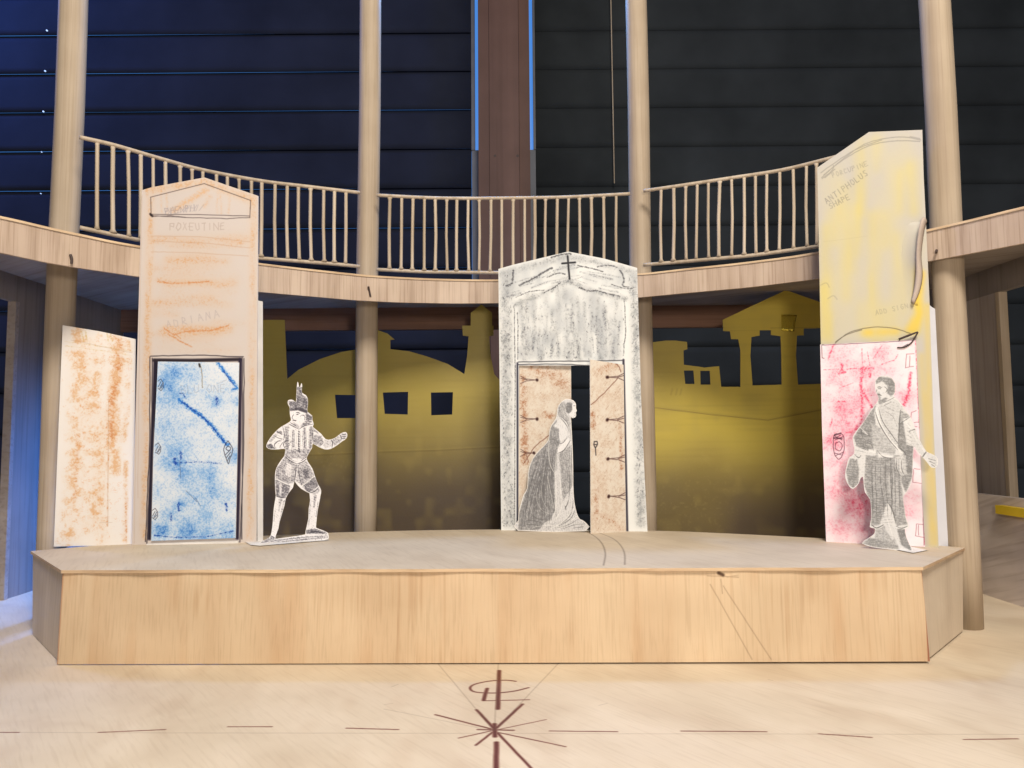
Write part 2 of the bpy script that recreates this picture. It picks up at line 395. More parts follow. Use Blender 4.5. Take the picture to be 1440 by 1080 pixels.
bz = np.clip((vnoise(fcv.h, fcv.w, 130, 16)-.55)*1.6, 0, 1)*vnoise(fcv.h, fcv.w, 60, 60); fcv.paint(bz, (.90, .80, .72), .7)
bz = np.clip((vnoise(fcv.h, fcv.w, 90, 2.2)-.62)*3, 0, 1)*np.clip((vnoise(fcv.h, fcv.w, 40, 90)-.35)*2, 0, 1); fcv.paint(bz, (.78, .68, .60), .3)
M['front'] = wood('stage_front_plywood', (.63, .485, .325), (.605, .455, .30), (.575, .42, .27), stretch=(4, 4, .5), fine=(150, 150, 1.6), rough=.5, ink=fcv.image('stage_front_marks'), amt=.55, mottle=.3)
M['sideply'] = wood('stage_side_plywood', (.68, .58, .455), (.65, .55, .43), (.60, .50, .385), stretch=(5, 5, .3), fine=(50, 50, 1.2), rough=.55, amt=.5)
zt = STAGE_Z-th-.004
def slab(name, a_b, b_b, a_t, b_t, mat, thick=.14, uvb=None, seg=1, lift=0, zz=None):
    d = (b_b-a_b); d.z = 0; d.normalize(); nn = Vector((-d.y, d.x, 0))*thick  # towards inside
    V = []; U = []
    for i in range(seg+1):
        t = i/seg; b = a_b.lerp(b_b, t); tt = a_t.lerp(b_t, t); tt.z = zz or zt
        b = b.copy(); b.z += lift*t
        for p in (b, tt, tt+nn, b+nn): V.append(p)
    Fs = []
    for i in range(seg):
        k = i*4
        for j in range(4): Fs.append((k+j, k+4+j, k+4+(j+1) % 4, k+(j+1) % 4))
    Fs.append((0, 1, 2, 3)); Fs.append((seg*4+3, seg*4+2, seg*4+1, seg*4))
    Fs = [tuple(reversed(q)) for q in Fs]
    if uvb:
        bd, bx = uvb
        for p in V:
            q = p-bd.o; U.append(((q.dot(bd.u)-bx[0])/(bx[2]-bx[0]), (q.dot(bd.v)-bx[1])/(bx[3]-bx[1])))
    return link(name, V, Fs, mat, stage, uvs=U or None)
ins = lambda p, d: Vector((p.x, p.y+d, p.z))
slab('front_panel', fl_b, fr_b, ins(fl_t, .09), ins(fr_t, .09), M['front'], uvb=(fb, fcv.box), lift=.05)
slab('side_panel', bl_b+Vector((.1, 0, 0)), fl_b+Vector((.02, .16, 0)), bl+Vector((.12, -.03, 0)), fl_t+Vector((.06, .20, 0)), M['sideply'])
slab('side_panel', fr_b+Vector((-.02, .16, .05)), br_b+Vector((-.1, 0, .04)), fr_t+Vector((-.06, .20, 0)), br+Vector((-.12, -.03, 0)), M['sideply'])

# ------------------------------------------------------------------ gallery: deck, fascia
FT = [(-260, 252), (-120, 280), (0, 303.5), (70, 319.5), (111, 328.5), (194, 345), (363, 369.5), (480, 383), (536, 388), (620, 392), (700, 393), (800, 391), (898, 384.5), (960, 378), (1060, 367), (1149, 354), (1302, 323), (1440, 290), (1560, 262), (1700, 228)]
FB = [(-260, 308), (-120, 330), (0, 354), (67, 368.5), (111, 376), (192, 388), (364, 410), (501, 422), (560, 425), (640, 426.5), (700, 426), (800, 423.5), (898, 418), (960, 412), (1050, 404), (1147, 392), (1304, 367), (1440, 341), (1560, 314), (1700, 284)]
GZ = 16.6
ft = catmull(FT, 5)
ftp = [PZ(x, y, GZ) for x, y in ft]
fby = np.interp([p[0] for p in ft], [p[0] for p in FB], [p[1] for p in FB])
gallery = thing('gallery', (-.5, 42, GZ), 'curved plywood upper gallery floor with a shallow fascia running behind the paper houses', 'gallery')
V = []; Fs = []
for i, p in enumerate(ftp):
    zb = PY(ft[i][0], fby[i], p.y).z
    tn = (ftp[min(i+1, len(ftp)-1)]-ftp[max(i-1, 0)]).normalized(); nn = Vector((-tn.y, tn.x, 0))
    for q, z in ((0, GZ-.1), (0, zb), (.16, zb), (.16, GZ-.1)):
        a = p+nn*(q+.05); V.append(Vector((a.x, a.y, z)))
for i in range(len(ftp)-1):
    k = i*4
    for j in range(4): Fs.append((k+j, k+(j+1) % 4, k+4+(j+1) % 4, k+4+j))
link('fascia', V, Fs, M['fascia'], gallery)
BXL, BXR, BY = -25.6, 24.8, 48.0
outer = [Vector((BXR+.3, ftp[-1].y, GZ)), Vector((BXR+.3, BY+.3, GZ)), Vector((BXL-.3, BY+.3, GZ)), Vector((BXL-.3, ftp[0].y, GZ))]
loop = ftp+outer; n = len(loop); tri = tessellate_polygon([[Vector((p.x, p.y, 0)) for p in loop]])
V = list(loop)+[Vector((p.x, p.y, GZ-.098)) for p in loop]; Fs = []; mi = []
for t in tri:
    a, b, c = [loop[i] for i in t]
    t = tuple(t) if (b.x-a.x)*(c.y-a.y)-(b.y-a.y)*(c.x-a.x) > 0 else tuple(reversed(t))
    Fs.append(t); mi.append(0); Fs.append(tuple(i+n for i in reversed(t))); mi.append(0)
for i in range(n): Fs.append((i, (i+1) % n, (i+1) % n+n, i+n)); mi.append(1)
link('gallery_deck', V, Fs, [M['deck'], M['edge']], gallery, midx=mi)
for pts in ([(99, 358), (101, 364), (100.5, 371)], [(518, 403), (519.5, 410), (521, 417)], [(1309, 349), (1309.5, 357), (1313, 360), (1316, 357), (1317, 352)]):
    path = []
    for x, y in pts:
        i = int(np.argmin([abs(a[0]-x) for a in ft])); path.append(PY(x, y, ftp[i].y-.02))
    for _ in range(1): path = [Vector(p) for p in catmull([tuple(p) for p in path], 4)]
    v_, f_ = tube(path, .055, 6); link('pen_mark', v_, f_, M['pencil'], gallery)

# outer frame of the model
frame = thing('outer_frame', (0, BY, 0), 'dim reddish wood lintel and side panels closing the model behind the gallery', 'wooden frame')
v_, f_ = box_mesh(BXL, BXR, BY, BY+.4, 15.05, GZ-.1); link('back_lintel', v_, f_, M['redwood'], frame)
for x0, x1 in ((BXL-.35, BXL), (BXR, BXR+.35)):
    v_, f_ = box_mesh(x0, x1, 14, BY+.4, 15.15, GZ-.1); link('side_lintel', v_, f_, M['sidewood'], frame)
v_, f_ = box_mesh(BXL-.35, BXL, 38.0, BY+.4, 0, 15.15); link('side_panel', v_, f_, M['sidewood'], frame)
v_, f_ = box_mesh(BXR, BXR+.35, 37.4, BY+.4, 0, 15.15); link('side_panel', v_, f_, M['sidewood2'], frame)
v_, f_ = box_mesh(BXL-.36, BXL+.06, 37.72, 37.998, 0, 15.14); link('edge_strip', v_, f_, M['deck'], frame)
v_, f_ = box_mesh(BXR-.06, BXR+.36, 37.12, 37.398, 0, 15.14); link('edge_strip', v_, f_, M['rail'], frame)
v_, f_ = box_mesh(23.35, 23.7, 24, 47.5, 0, 4.95)
tag(link('low_panel', v_, f_, M['lowply'], origin=(23.5, 36, 0)), 'low rough brown plywood side panel at the right, beyond the front column', 'panel')
a = PX(1406, 709, 24.2); 
a = PX(1407, 716, 23.2)
v_, f_ = box_mesh(22.95, 23.3, a.y-8, a.y, a.z-.20, a.z+.20)
tag(link('yellow_strip', v_, f_, plain('yellow_plastic', (.75, .52, .03), .45), origin=(24.2, a.y, a.z)), 'short bright yellow strip above the low panel at the right edge', 'strip')

# ------------------------------------------------------------------ columns
def column(bx, by, tx, D, z0, label):
    b = PY(bx, by, D); b.z = z0; t = PY(tx, 0, D); t = b+(t-b)*1.35
    path = [b.lerp(t, i/10)+Vector((.03*math.sin(i*1.3), 0, 0)) for i in range(11)]
    v_, f_ = tube(path, .62, 40, True)
    o = link('dowel_column', v_, f_, M['dowel'], origin=b, smooth=True)
    return tag(o, label, 'column', 'round wooden dowel columns holding the gallery'), b, t
cols = [column(72, 770, 103.5, 33.9, 0, 'tall round dowel column at the far left, behind the orange side wing'),
        column(513, 747, 521, 41.8, 0, 'round dowel column between the orange house and the grey church front'),
        column(907.5, 747, 894.5, 41.8, 0, 'round dowel column right behind the grey church front'),
        column(1359.5, 884, 1314, 31.2, 0, 'tall round dowel column at the far right, beside the yellow house and the stage corner')]

# ------------------------------------------------------------------ railings
RZ = 21.6
def railing(top, bot, bx, label):
    tp = [PZ(x, y, RZ) for x, y in catmull(top, 6)]
    xs = [p[0] for p in catmull(top, 6)]
    root = thing('gallery_railing', (tp[len(tp)//2].x, tp[len(tp)//2].y, GZ), label, 'railing', 'stick railings along the gallery')
    by_ = np.interp(xs, [p[0] for p in bot], [p[1] for p in bot])
    bp = [PY(x, y, t.y) for x, y, t in zip(xs, by_, tp)]
    v_, f_ = tube(tp, .10, 8); link('top_rail', v_, f_, M['rail'], root, smooth=True)
    v_, f_ = tube(bp, .10, 8); link('bottom_rail', v_, f_, M['rail'], root, smooth=True)
    def at(x, P):
        return Vector([float(np.interp(x, xs, [p[k] for p in P])) for k in range(3)])
    for x in bx:
        a = at(x+rng.uniform(-1.2, 1.2), bp); b = at(x+rng.uniform(-.5, .5), tp); b.z -= .10; a.z += .08
        mid = a.lerp(b, .5)+Vector((rng.uniform(-.04, .04), 0, 0))
        r = rng.uniform(.078, .098); gl = rng.choice([1.3, 1.5, 2.0])
        v_, f_ = tube([a, a+(b-a)*.04, mid, b-(b-a)*.03, b], [r*gl, r, r, r, r*rng.choice([1.0, 1.1, 1.5])], 8); link('baluster', v_, f_, M['rail'], root, smooth=True)
railing([(112, 193), (160, 204), (222, 222), (285, 239), (365, 254), (430, 262), (506, 271)], [(112, 320), (192, 337), (285, 352), (365, 363), (480, 372), (506, 375)],
        [137, 159, 180, 198, 215, 233, 253, 270, 285, 304, 320, 336, 354, 368, 387, 404, 420, 437, 455, 470, 487], 'curved stick railing at the left, behind the orange house top')
railing([(530, 274.5), (600, 278), (660, 279), (721, 278.5), (800, 277), (886, 272.5)], [(530, 379), (600, 382.5), (700, 383.5), (800, 383), (886, 377)],
        [548, 565, 580.5, 596.5, 612.5, 628, 642, 658.5, 673.5, 690, 705.5, 722, 737.5, 752, 767, 783.5, 799, 815, 832, 849, 866], 'middle stick railing in front of the brown window post')
railing([(905, 268.5), (960, 260.5), (1030, 250), (1100, 239), (1164, 223.5), (1220, 209)], [(905, 372.5), (960, 368), (1060, 359), (1147, 347), (1220, 333)],
        [930, 947, 964, 980, 995.5, 1012, 1028.5, 1046, 1062.6, 1078.5, 1096, 1115, 1134, 1148, 1166, 1183, 1200], 'curved stick railing at the right, ending behind the yellow house')

# ------------------------------------------------------------------ window behind: post, blinds, panes
WY = 75.0
M['post'] = wood('post_wood', (.150, .082, .066), (.122, .064, .052), (.085, .044, .036), stretch=(1.6, 1.6, .12), fine=(20, 20, .4), rough=.6, amt=.7)
M['blind'] = plain('dark_slat', (.017, .021, .040), .8, .12, var=.25, scale=14)
M['blindr'] = plain('charcoal_slat', (.031, .036, .041), .85, .1, var=.25, scale=14)
M['pane'] = plain('daylight_pane', (.05, .08, .12), .3, emis=(.07, .27, .78), es=1.25)
M['frame'] = plain('window_frame_paint', (.10, .11, .14), .5)
post = thing('window_post', (-.7, WY-3, -30), 'wide brown wooden window post standing between the dark blinds', 'window post')
def vx(x, D=WY): return PY(x, 300, D).x
x0, x1, x2, x3 = vx(673, 72), vx(689, 72), vx(731, 72), vx(746.5, 72)
v_, f_ = box_mesh(x0, x1-.03, 72.3, 74.5, -30, 75); link('side_trim', v_, f_, M['post'], post)
v_, f_ = box_mesh(x1, x2, 72, 74.5, -30, 75); link('post_board', v_, f_, M['post'], post)
v_, f_ = box_mesh(x2+.03, x3, 72.3, 74.5, -30, 75); link('side_trim', v_, f_, M['post'], post)
for px, py in ((696, 219), (728, 219)):
    p = PY(px, py, 71.98); v_, f_ = tube([p, p+Vector((0, .1, 0))], .14, 8); link('screw_head', v_, f_, M['pencil'], post)
win = thing('window', (0, WY+3, 0), 'window with blue evening daylight showing in slits beside the post', 'window')
ztop, zmid = 85, PY(700, 212, WY).z
v_, f_ = box_mesh(-75, 75, WY+3, WY+3.2, -40, ztop); link('pane', v_, f_, M['pane'], win)
gl0, gl1 = vx(663.5), vx(666.5); gr0, gr1 = vx(750), vx(754)
for xa, xb in ((vx(664), vx(675, 72.5)), (vx(743, 72.5), vx(754))):
    v_, f_ = box_mesh(xa, xb, WY-.2, WY+1.5, -40, zmid); link('frame_stile', v_, f_, M['frame'], win)
for xa, xb_ in ((vx(663.6), vx(668.6)), (vx(751.2), vx(754.3))):
    v_, f_ = box_mesh(xa, xb_, WY-.3, WY+.4, zmid, ztop); link('frame_edge', v_, f_, M['frame'], win)
def blind(xa, xb, mat, g0, g1, label, cordx=None, holes=False, dep=.34, bow=.16):
    root = thing('window_blind', ((xa+xb)/2, WY, 30), label, 'window blind', 'closed slat blinds in the window behind the model')
    V = []; Fs = []; pitch = 4.19; zref = PY(300, 155, WY).z
    NXs = 14; prof = 7
    for i in range(-16, 9):
        zt_ = zref+i*pitch; base = len(V)
        for a in range(NXs+1):
            t = a/NXs; x = xa+(xb-xa)*t
            g = max(.03, (dep-.04)*(zt_-EYE)/WY-(g0+(g1-g0)*t))
            for k in range(prof):
                s = k/(prof-1)            # 0 top .. 1 bottom
                y = WY+dep*(1-s)-bow*math.sin(math.pi*s)-.10
                z = zt_-.10 - s*(pitch+g) + .007*math.sin(x*.09+i*2)
                V.append(Vector((x, y, z)))
        for a in range(NXs):
            for k in range(prof-1):
                p = base+a*prof+k; Fs.append((p, p+1, p+prof+1, p+prof))
    o = link('slats', V, Fs, mat, root, smooth=True)
    sm = o.modifiers.new('thickness', 'SOLIDIFY'); sm.thickness = .0004; sm.offset = 0
    if cordx:
        c0, c1 = PY(cordx[0], 0, WY-1), PY(cordx[1], 258, WY-1)
        v_, f_ = tube([c0+(c0-c1)*.6, c0, c1], .055, 6); link('cord', v_, f_, M['rail'], root)
    if holes:
        for px, py in ((65.5, 42.5), (63, 99.5), (60.5, 156.5), (58, 213.5), (57, 272)):
            p = PY(px, py, WY-.55); v_, f_ = tube([p, p+Vector((0, .12, 0))], .075 if py < 200 else .045, 8)
            link('cord_hole', v_, f_, M['hole'], root)
M['hole'] = plain('lit_cord_hole', (.5, .6, .8), .5, emis=(.45, .65, 1), es=1.6)
blind(-75, vx(663.5), M['blind'], .056, .012, 'dark blue slat blind left of the brown post, with faint blue light lines', holes=True, dep=.22, bow=.04)
blind(vx(754), 75, M['blindr'], -.035, -.035, 'charcoal slat blind right of the brown post, with a thin hanging cord', cordx=(859, 864), dep=.045, bow=.0)

# ------------------------------------------------------------------ gold backdrops
def gold_canvas(bd, box, fold, seed):
    c = Canvas(bd, box, 20, (.64, .57, .25) if seed == 1 else (.76, .68, .27))
    h, w = c.h, c.w; N1 = vnoise(h, w, 70, 60); N2 = vnoise(h, w, 12, 12)
    # gold goes over to brown towards the bottom, with a noisy border
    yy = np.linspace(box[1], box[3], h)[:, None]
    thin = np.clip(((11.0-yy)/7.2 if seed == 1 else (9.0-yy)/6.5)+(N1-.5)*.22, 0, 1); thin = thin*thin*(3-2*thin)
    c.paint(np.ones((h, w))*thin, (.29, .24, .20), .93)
    c.paint(np.clip((N1-.5)*2, 0, 1), (.58, .51, .22), .5); c.paint(np.clip((N2-.6)*2, 0, 1), (.66, .59, .30), .3)
    sc_ = np.clip((vnoise(h, w, 2.2, 2.2)-.72)*4, 0, 1)*np.clip((N1-.4)*2, 0, 1); c.paint(sc_, (.75, .68, .40), .18)
    c.paint(np.clip((vnoise(h, w, 2.5, 60)-.6)*2.5, 0, 1), (.40, .34, .16), .08)
    L = c.layer(); c.stroke(L, fold, 1.6, .8, .5); c.paint(L, (.33, .26, .10), .8)
    L = c.layer(); c.stroke(L, [(x, y-2) for x, y in fold], 2, .5, .8); c.paint(L, (.62, .55, .26), .6)
    return c
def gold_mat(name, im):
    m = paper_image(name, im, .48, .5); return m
M['card'] = plain('brown_card', (.30, .22, .12), .8)
bL = Board((-16, 44.2, 0), (6, 44.2, 0)); bR = Board((4, 43.4, 0), (22, 43.4, 0))
bottom = lambda bd, x: (x, 840)
domeL = [(404, 533), (420, 520), (450, 505), (480, 495), (505, 491), (512, 490), (512, 478), (508, 477), (515, 468), (530, 464), (545, 469), (555, 477.5), (549, 478), (549, 491), (575, 494), (600, 501), (630, 512), (653, 526)]
towerL = [(657, 500), (659, 473), (651, 472), (650, 458), (662, 458), (662, 440), (670, 434), (677, 428), (684, 434), (692, 440), (692, 458), (694, 458), (694, 472), (688, 473), (690, 500), (695, 526), (702, 534), (760, 540), (785, 545)]
LL = [(352, 450), (400.5, 450), (404, 533)]+domeL[1:]+towerL+[(785, 800), (352, 800)]
wl = [[(471, 555), (500, 555.5), (500, 588), (474, 588)], [(538.5, 552), (574, 551), (573.5, 583), (541, 582)], [(606, 552), (637, 551.5), (636, 583), (606.5, 584)]]
fL = [(352, 632), (440, 640.5), (540, 636), (620, 633.5), (705, 629), (785, 627)]
def bendL(u, v): return 0
LB = [bL.uv(*p) for p in LL]; boxL = (min(p[0] for p in LB), 0, max(p[0] for p in LB), max(p[1] for p in LB))
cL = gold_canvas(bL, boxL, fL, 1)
def to_floor(bd, lp):
    out = []
    for p in lp:
        u, v = bd.uv(*p); out.append((u, max(v, 0.0)))
    return out
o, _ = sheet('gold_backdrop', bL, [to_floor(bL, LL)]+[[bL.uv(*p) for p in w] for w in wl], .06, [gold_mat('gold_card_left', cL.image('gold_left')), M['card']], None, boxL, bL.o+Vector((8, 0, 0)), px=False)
tag(o, 'gold sprayed card skyline with a dome, three square windows and a bell tower, behind the left columns', 'backdrop', 'gold card skylines at the back')
RL = [(852, 500), (880, 486), (905, 483), (916, 481.5), (936, 479), (950, 479), (966, 481), (966.5, 491), (961, 493), (961.5, 513), (985, 516), (990, 517), (1011, 515), (1014, 544), (1041, 544),
      (1041, 493), (1038, 477), (1028, 477), (1026.5, 466), (1017, 465.5), (1016, 450), (1060, 429), (1105, 408), (1150, 424), (1215, 447), (1215, 800), (852, 800)]
holes = [[(1084, 464.5), (1068, 464.5), (1068, 472), (1056.5, 474), (1055, 500), (1058, 542), (1099, 541), (1098.5, 500), (1097.5, 473), (1084, 471)],
         [(1130, 462), (1130, 471.5), (1120.5, 472), (1119, 500), (1122, 541), (1180, 539), (1180, 461)],
         [(961.5, 521), (975, 521), (976.5, 540), (963.5, 540)], [(984.5, 521.5), (998, 521.5), (999, 541), (985, 541)]]
fR = [(852, 566), (918, 573), (1000, 583), (1080, 591), (1115, 584), (1215, 565)]
RB = [bR.uv(*p) for p in RL]; boxR = (min(p[0] for p in RB), 0, max(p[0] for p in RB), max(p[1] for p in RB))
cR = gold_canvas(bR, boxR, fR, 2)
L = cR.layer(); cR.stroke(L, [(1084, 461), (1150, 460.5)], 1, .6); cR.stroke(L, [(1017, 464.5), (1068, 464)], 1, .5)
for x in (945, 952, 958): cR.stroke(L, [(x, 547), (x-2, 555)], 2, .3, .9)
cR.paint(L, (.36, .27, .10), .8)
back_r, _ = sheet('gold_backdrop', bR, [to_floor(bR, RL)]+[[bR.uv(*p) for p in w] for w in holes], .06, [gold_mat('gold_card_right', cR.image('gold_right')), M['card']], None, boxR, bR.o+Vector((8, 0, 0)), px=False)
tag(back_r, 'gold sprayed card skyline with a pillared temple front and a small house, behind the right columns', 'backdrop', 'gold card skylines at the back')
q = [bR.uv(*p) for p in [(1098.5, 442.5), (1120, 443.5), (1115.5, 466.5), (1098, 465.5)]]
V = []; Fs = []
for j in range(7):
    for i in range(7):
        s, t = i/6, j/6
        u = (q[3][0]*(1-s)+q[2][0]*s)*(1-t)+(q[0][0]*(1-s)+q[1][0]*s)*t; vv = (q[3][1]*(1-s)+q[2][1]*s)*(1-t)+(q[0][1]*(1-s)+q[1][1]*s)*t
        V.append(bR.p3(u, vv, .07+.06*(1-t)+.025*math.sin(9*s+4*t)))
for j in range(6):
    for i in range(6): a = j*7+i; Fs.append((a, a+1, a+8, a+7))
link('foil_patch', V, Fs, plain('gold_foil', (.78, .66, .10), .16, .6, metal=.8, var=.05), back_r, smooth=True)
o = back_r.children[0]; sm = o.modifiers.new('thickness', 'SOLIDIFY'); sm.thickness = .0002

# ------------------------------------------------------------------ paper houses
def lbox(bd, lp):
    q = [bd.uv(*p) for p in lp]; return (min(p[0] for p in q), min(p[1] for p in q), max(p[0] for p in q), max(p[1] for p in q))
def quad(a, b, c, d): return [a, b, c, d]
def sm(a, lo, hi): return np.clip((a-lo)/(hi-lo), 0, 1)
def rub(c, L, col, scale=(14, 14), lo=.42, hi=.75, a=.9):
    """crayon rubbed over a rough surface: patchy, grainy"""
    n = vnoise(c.h, c.w, *scale)*.65+vnoise(c.h, c.w, scale[0]*.35, scale[1]*.35)*.35
    c.paint(blur(L*(.35+.5*n), 2), [1-(1-q)*.45 for q in col] if False else [q*.5+.5*p for q, p in zip(col, (.93, .90, .87))], a*.30)
    c.crayon(L*(.25+.85*sm(n, lo, hi)), col, a)
ORANGE, DORANGE, OCHRE = (.83, .65, .47), (.77, .51, .31), (.84, .66, .38)
PAPER = (.80, .765, .745)
def lines(c, segs, col, w=1.5, k=.85, jit=.3, a=1):
    L = c.layer()
    for s_ in segs: c.stroke(L, s_, w, k, .4, jit)
    c.paint(L, col, a)
def finish_edge(c, w=1.2): pass

# ---- orange house (left)
bA = Board(PZ(186, 766, STAGE_Z), PZ(361, 762.5, STAGE_Z), lean=-.075)
fA = [(200, 268), (213, 264), (288, 250), (363.5, 276), (361, 762.5), (186, 766)]
houseA = thing('paper_house', bA.o, 'tall orange crayoned paper house front with a gable and a scribbled blue door', 'paper house front')
xA = lbox(bA, fA); c = Canvas(bA, xA, 44, PAPER)
L = c.layer()   # border bands of the facade
c.poly(L, [(208, 275), (216, 275), (212, 500), (207, 760), (198, 760), (203, 500)], .95); c.poly(L, [(352, 285), (361, 290), (358, 760), (347, 760), (351, 500)], .8)
c.poly(L, [(204, 262), (288, 251), (362, 277), (361, 290), (288, 260), (205, 274)], 1.0)
c.paint(blur(L, 6)*.4, (.84, .72, .60), .8)
rub(c, blur(L, 4)*.75, (.80, .62, .44), (22, 7), .2, .75, .75)
L = c.layer()
for y0, x0_, x1_, k in [(336, 214, 350, .5), (340, 216, 345, .55), (344, 240, 340, .5), (363, 235, 300, .65), (367, 245, 320, .5), (377, 215, 300, .4), (396, 222, 300, .95), (399, 235, 330, .6), (421, 222, 300, .5), (427, 215, 325, .5),
                        (452, 300, 345, .4), (462, 232, 325, .95), (466, 226, 310, .9), (470, 214, 280, .6), (479, 230, 300, .4), (440, 215, 250, .35), (387, 228, 335, .3), (412, 230, 330, .3), (490, 226, 335, .3)]:
    c.stroke(L, wobble([(x0_, y0+rng.uniform(-1, 1)), ((x0_+x1_)/2, y0+rng.uniform(-1, 2)), (x1_, y0+rng.uniform(-3, 3))], 4, 2), rng.uniform(5, 9), k, 1.2)
c.paint(blur(L, 9)*(.4+.6*vnoise(c.h, c.w, 14, 50)), (.82, .68, .52), .75)
c.crayon(np.clip(blur(L, 4)*(.6+.7*vnoise(c.h, c.w, 9, 40)), 0, 1), (.80, .60, .42), .85)
L = c.layer()
for s_ in ([(222, 396), (240, 398.5), (262, 398), (295, 396)], [(232, 463), (245, 471), (262, 466), (296, 465), (322, 458)], [(236, 470), (258, 482), (270, 488)], [(248, 471), (254, 476)]): c.stroke(L, wobble(s_, 4, 1), 2.6, .95, .6)
c.crayon(L, DORANGE, .8)
L = c.layer(); c.stroke(L, catmull([(245, 296), (262, 285), (280, 274), (290, 268)]), 8, .9, 1); c.stroke(L, [(288, 290), (296, 276)], 6, .6, 1)
for x in (228, 236, 306, 312, 322): c.stroke(L, [(x, 300), (x+rng.uniform(-3, 3), 270)], 4, .45, 1)
c.crayon(L, ORANGE, .7)
lines(c, [wobble(s_, 8, .5) for s_ in ([(213, 332), (280, 333), (352, 340)], [(215, 339), (290, 342), (352, 349)], [(213, 354), (260, 355), (350, 360)])], (.72, .55, .42), 1.3, .55)
lines(c, [[(212.5, 277.5), (213, 300), (211.5, 303)], [(212, 277.5), (288, 258.5)], [(288, 258.5), (353.5, 282)], [(353, 282), (352, 306)], wobble([(214, 301.5), (280, 302), (352, 304)], 6, .4), wobble([(212, 303.5), (262, 306), (320, 307.5), (352, 306)], 6, .5), wobble([(215, 304.5), (240, 303.5), (262, 306)], 4, .3)], (.20, .16, .17), 1.3, .9)
lines(c, [[(211.5, 301), (214.5, 304)]], (.15, .12, .14), 3.4, 1)
L = c.layer(); c.text(L, 'PHENPH', (233, 302), 9, -.12, 1.1, .7, 1.3, .75)
for k in range(12): a = 232+k*4.4; c.stroke(L, [(a, 302-k*.5), (a+4+rng.uniform(-2, 4), 292-k*.4)], .9, .6, .5)
c.paint(L, (.40, .38, .45), .85)
L = c.layer(); c.text(L, 'POXEUTINE', (240, 324), 10, -.01, 1.2, 1.0, 1.42, .62); c.paint(L, (.52, .43, .38), .85)
L = c.layer(); c.text(L, 'ADRIANA', (235, 461), 9.5, -.20, 1.2, .9, 1.95, .7); c.paint(L, (.60, .56, .58), .9)
# black marker round the door
lines(c, [wobble(s_, 8, .5) for s_ in ([(212, 501), (280, 499.5), (343, 502)], [(214, 504), (214, 620), (207, 764)], [(341, 503), (342, 620), (340.5, 758)], [(344, 504), (343, 640), (338, 762)], [(211, 502), (211, 620), (205, 762)])], (.13, .11, .15), 1.7, .95)
lines(c, [[(218.5, 508), (217, 560), (213, 640), (210, 758)], [(220.5, 508.5), (219, 600)]], (.12, .10, .17), 5.2, 1)
lines(c, [[(217, 506.5), (270, 507), (338, 505.5)]], (.16, .13, .16), 5.5, 1)
lines(c, [[(338.5, 506), (337.5, 620), (334.5, 757)]], (.15, .12, .20), 5.2, 1)
lines(c, [wobble([(193, 400), (192, 560), (189, 764)], 10, .5), wobble([(200, 275), (197, 420), (194, 700)], 10, .5)], (.70, .58, .50), 1.2, .5)
hole = [(219.5, 509), (336.5, 508.5), (331.5, 759), (211.5, 760.5)]
mA = paper_image('orange_house_paper', c.image('orange_house'))
o, _ = sheet('wall_front', bA, [fA], .09, [mA, M['paper']], houseA, xA)
# blue door
bD = Board(PZ(186, 766, STAGE_Z), PZ(361, 762.5, STAGE_Z), shift=.11, lean=-.075)
fD = [(222.5, 508.5), (336.5, 510), (331.5, 756.5), (213, 760.5), (216, 640)]
xD = lbox(bD, fD); c = Canvas(bD, xD, 50, (.935, .93, .925))
L = c.layer()
for (x, y, r, k) in [(240, 530, 34, .7), (236, 545, 22, .8), (265, 525, 26, .5), (250, 558, 26, .8), (228, 562, 18, .7), (233, 600, 30, .45), (245, 628, 34, .65), (238, 650, 22, .85), (250, 652, 20, .8), (265, 668, 34, .65), (290, 668, 26, .7), (252, 712, 16, .95),
                     (280, 700, 34, .55), (290, 725, 22, .85), (238, 725, 18, .8), (300, 690, 22, .6), (318, 700, 20, .5), (304, 565, 16, .7), (331, 640, 14, .85), (328, 590, 14, .3), (228, 745, 22, .85), (262, 746, 30, .8), (290, 750, 30, .75), (318, 748, 22, .7), (222, 690, 16, .5), (300, 620, 26, .2), (275, 590, 30, .25), (318, 545, 16, .3), (334, 565, 10, .6), (292, 555, 20, .35), (258, 600, 20, .3)]:
    q0 = c.q((x, y)); sc = c.pxs((x, y)); X, Y = np.meshgrid(np.arange(c.w)-q0[0], np.arange(c.h)-q0[1])
    L = np.maximum(L, k*np.exp(-(X*X+Y*Y)/(2*(r*sc*.5)**2)))
n = vnoise(c.h, c.w, 22, 22)*.6+vnoise(c.h, c.w, 8, 8)*.4
c.paint(np.clip(blur(L, 8)*.8+.25, 0, 1)*(.45+.6*n), (.66, .78, .92), .95)
c.crayon(np.clip(blur(L, 4)*(.5+.7*n)+.24, 0, 1), (.42, .63, .86), .8, 5)
c.crayon(np.clip(L*L*sm(n, .40, .8)*1.1, 0, 1), (.16, .42, .76), .85, 7)
L = c.layer()
for k in range(150):
    x = rng.uniform(222, 330); y = rng.uniform(600, 755); d = rng.choice([-1, 1])
    c.stroke(L, [(x, y), (x+rng.uniform(3, 9), y+d*rng.uniform(3, 9))], .9, rng.uniform(.2, .55), .6)
c.crayon(L, (.32, .50, .78), .8)
L = c.layer()
c.stroke(L, catmull([(252, 562), (264, 572), (285, 586), (300, 601), (313, 618), (321, 626)], 6), 5.2, 1.0, .9); c.stroke(L, catmull([(307, 511), (318, 524), (328, 537), (333, 545), (328, 548)], 5), 5.0, .95, .9)
c.crayon(L, (.13, .44, .80), .95, 10)
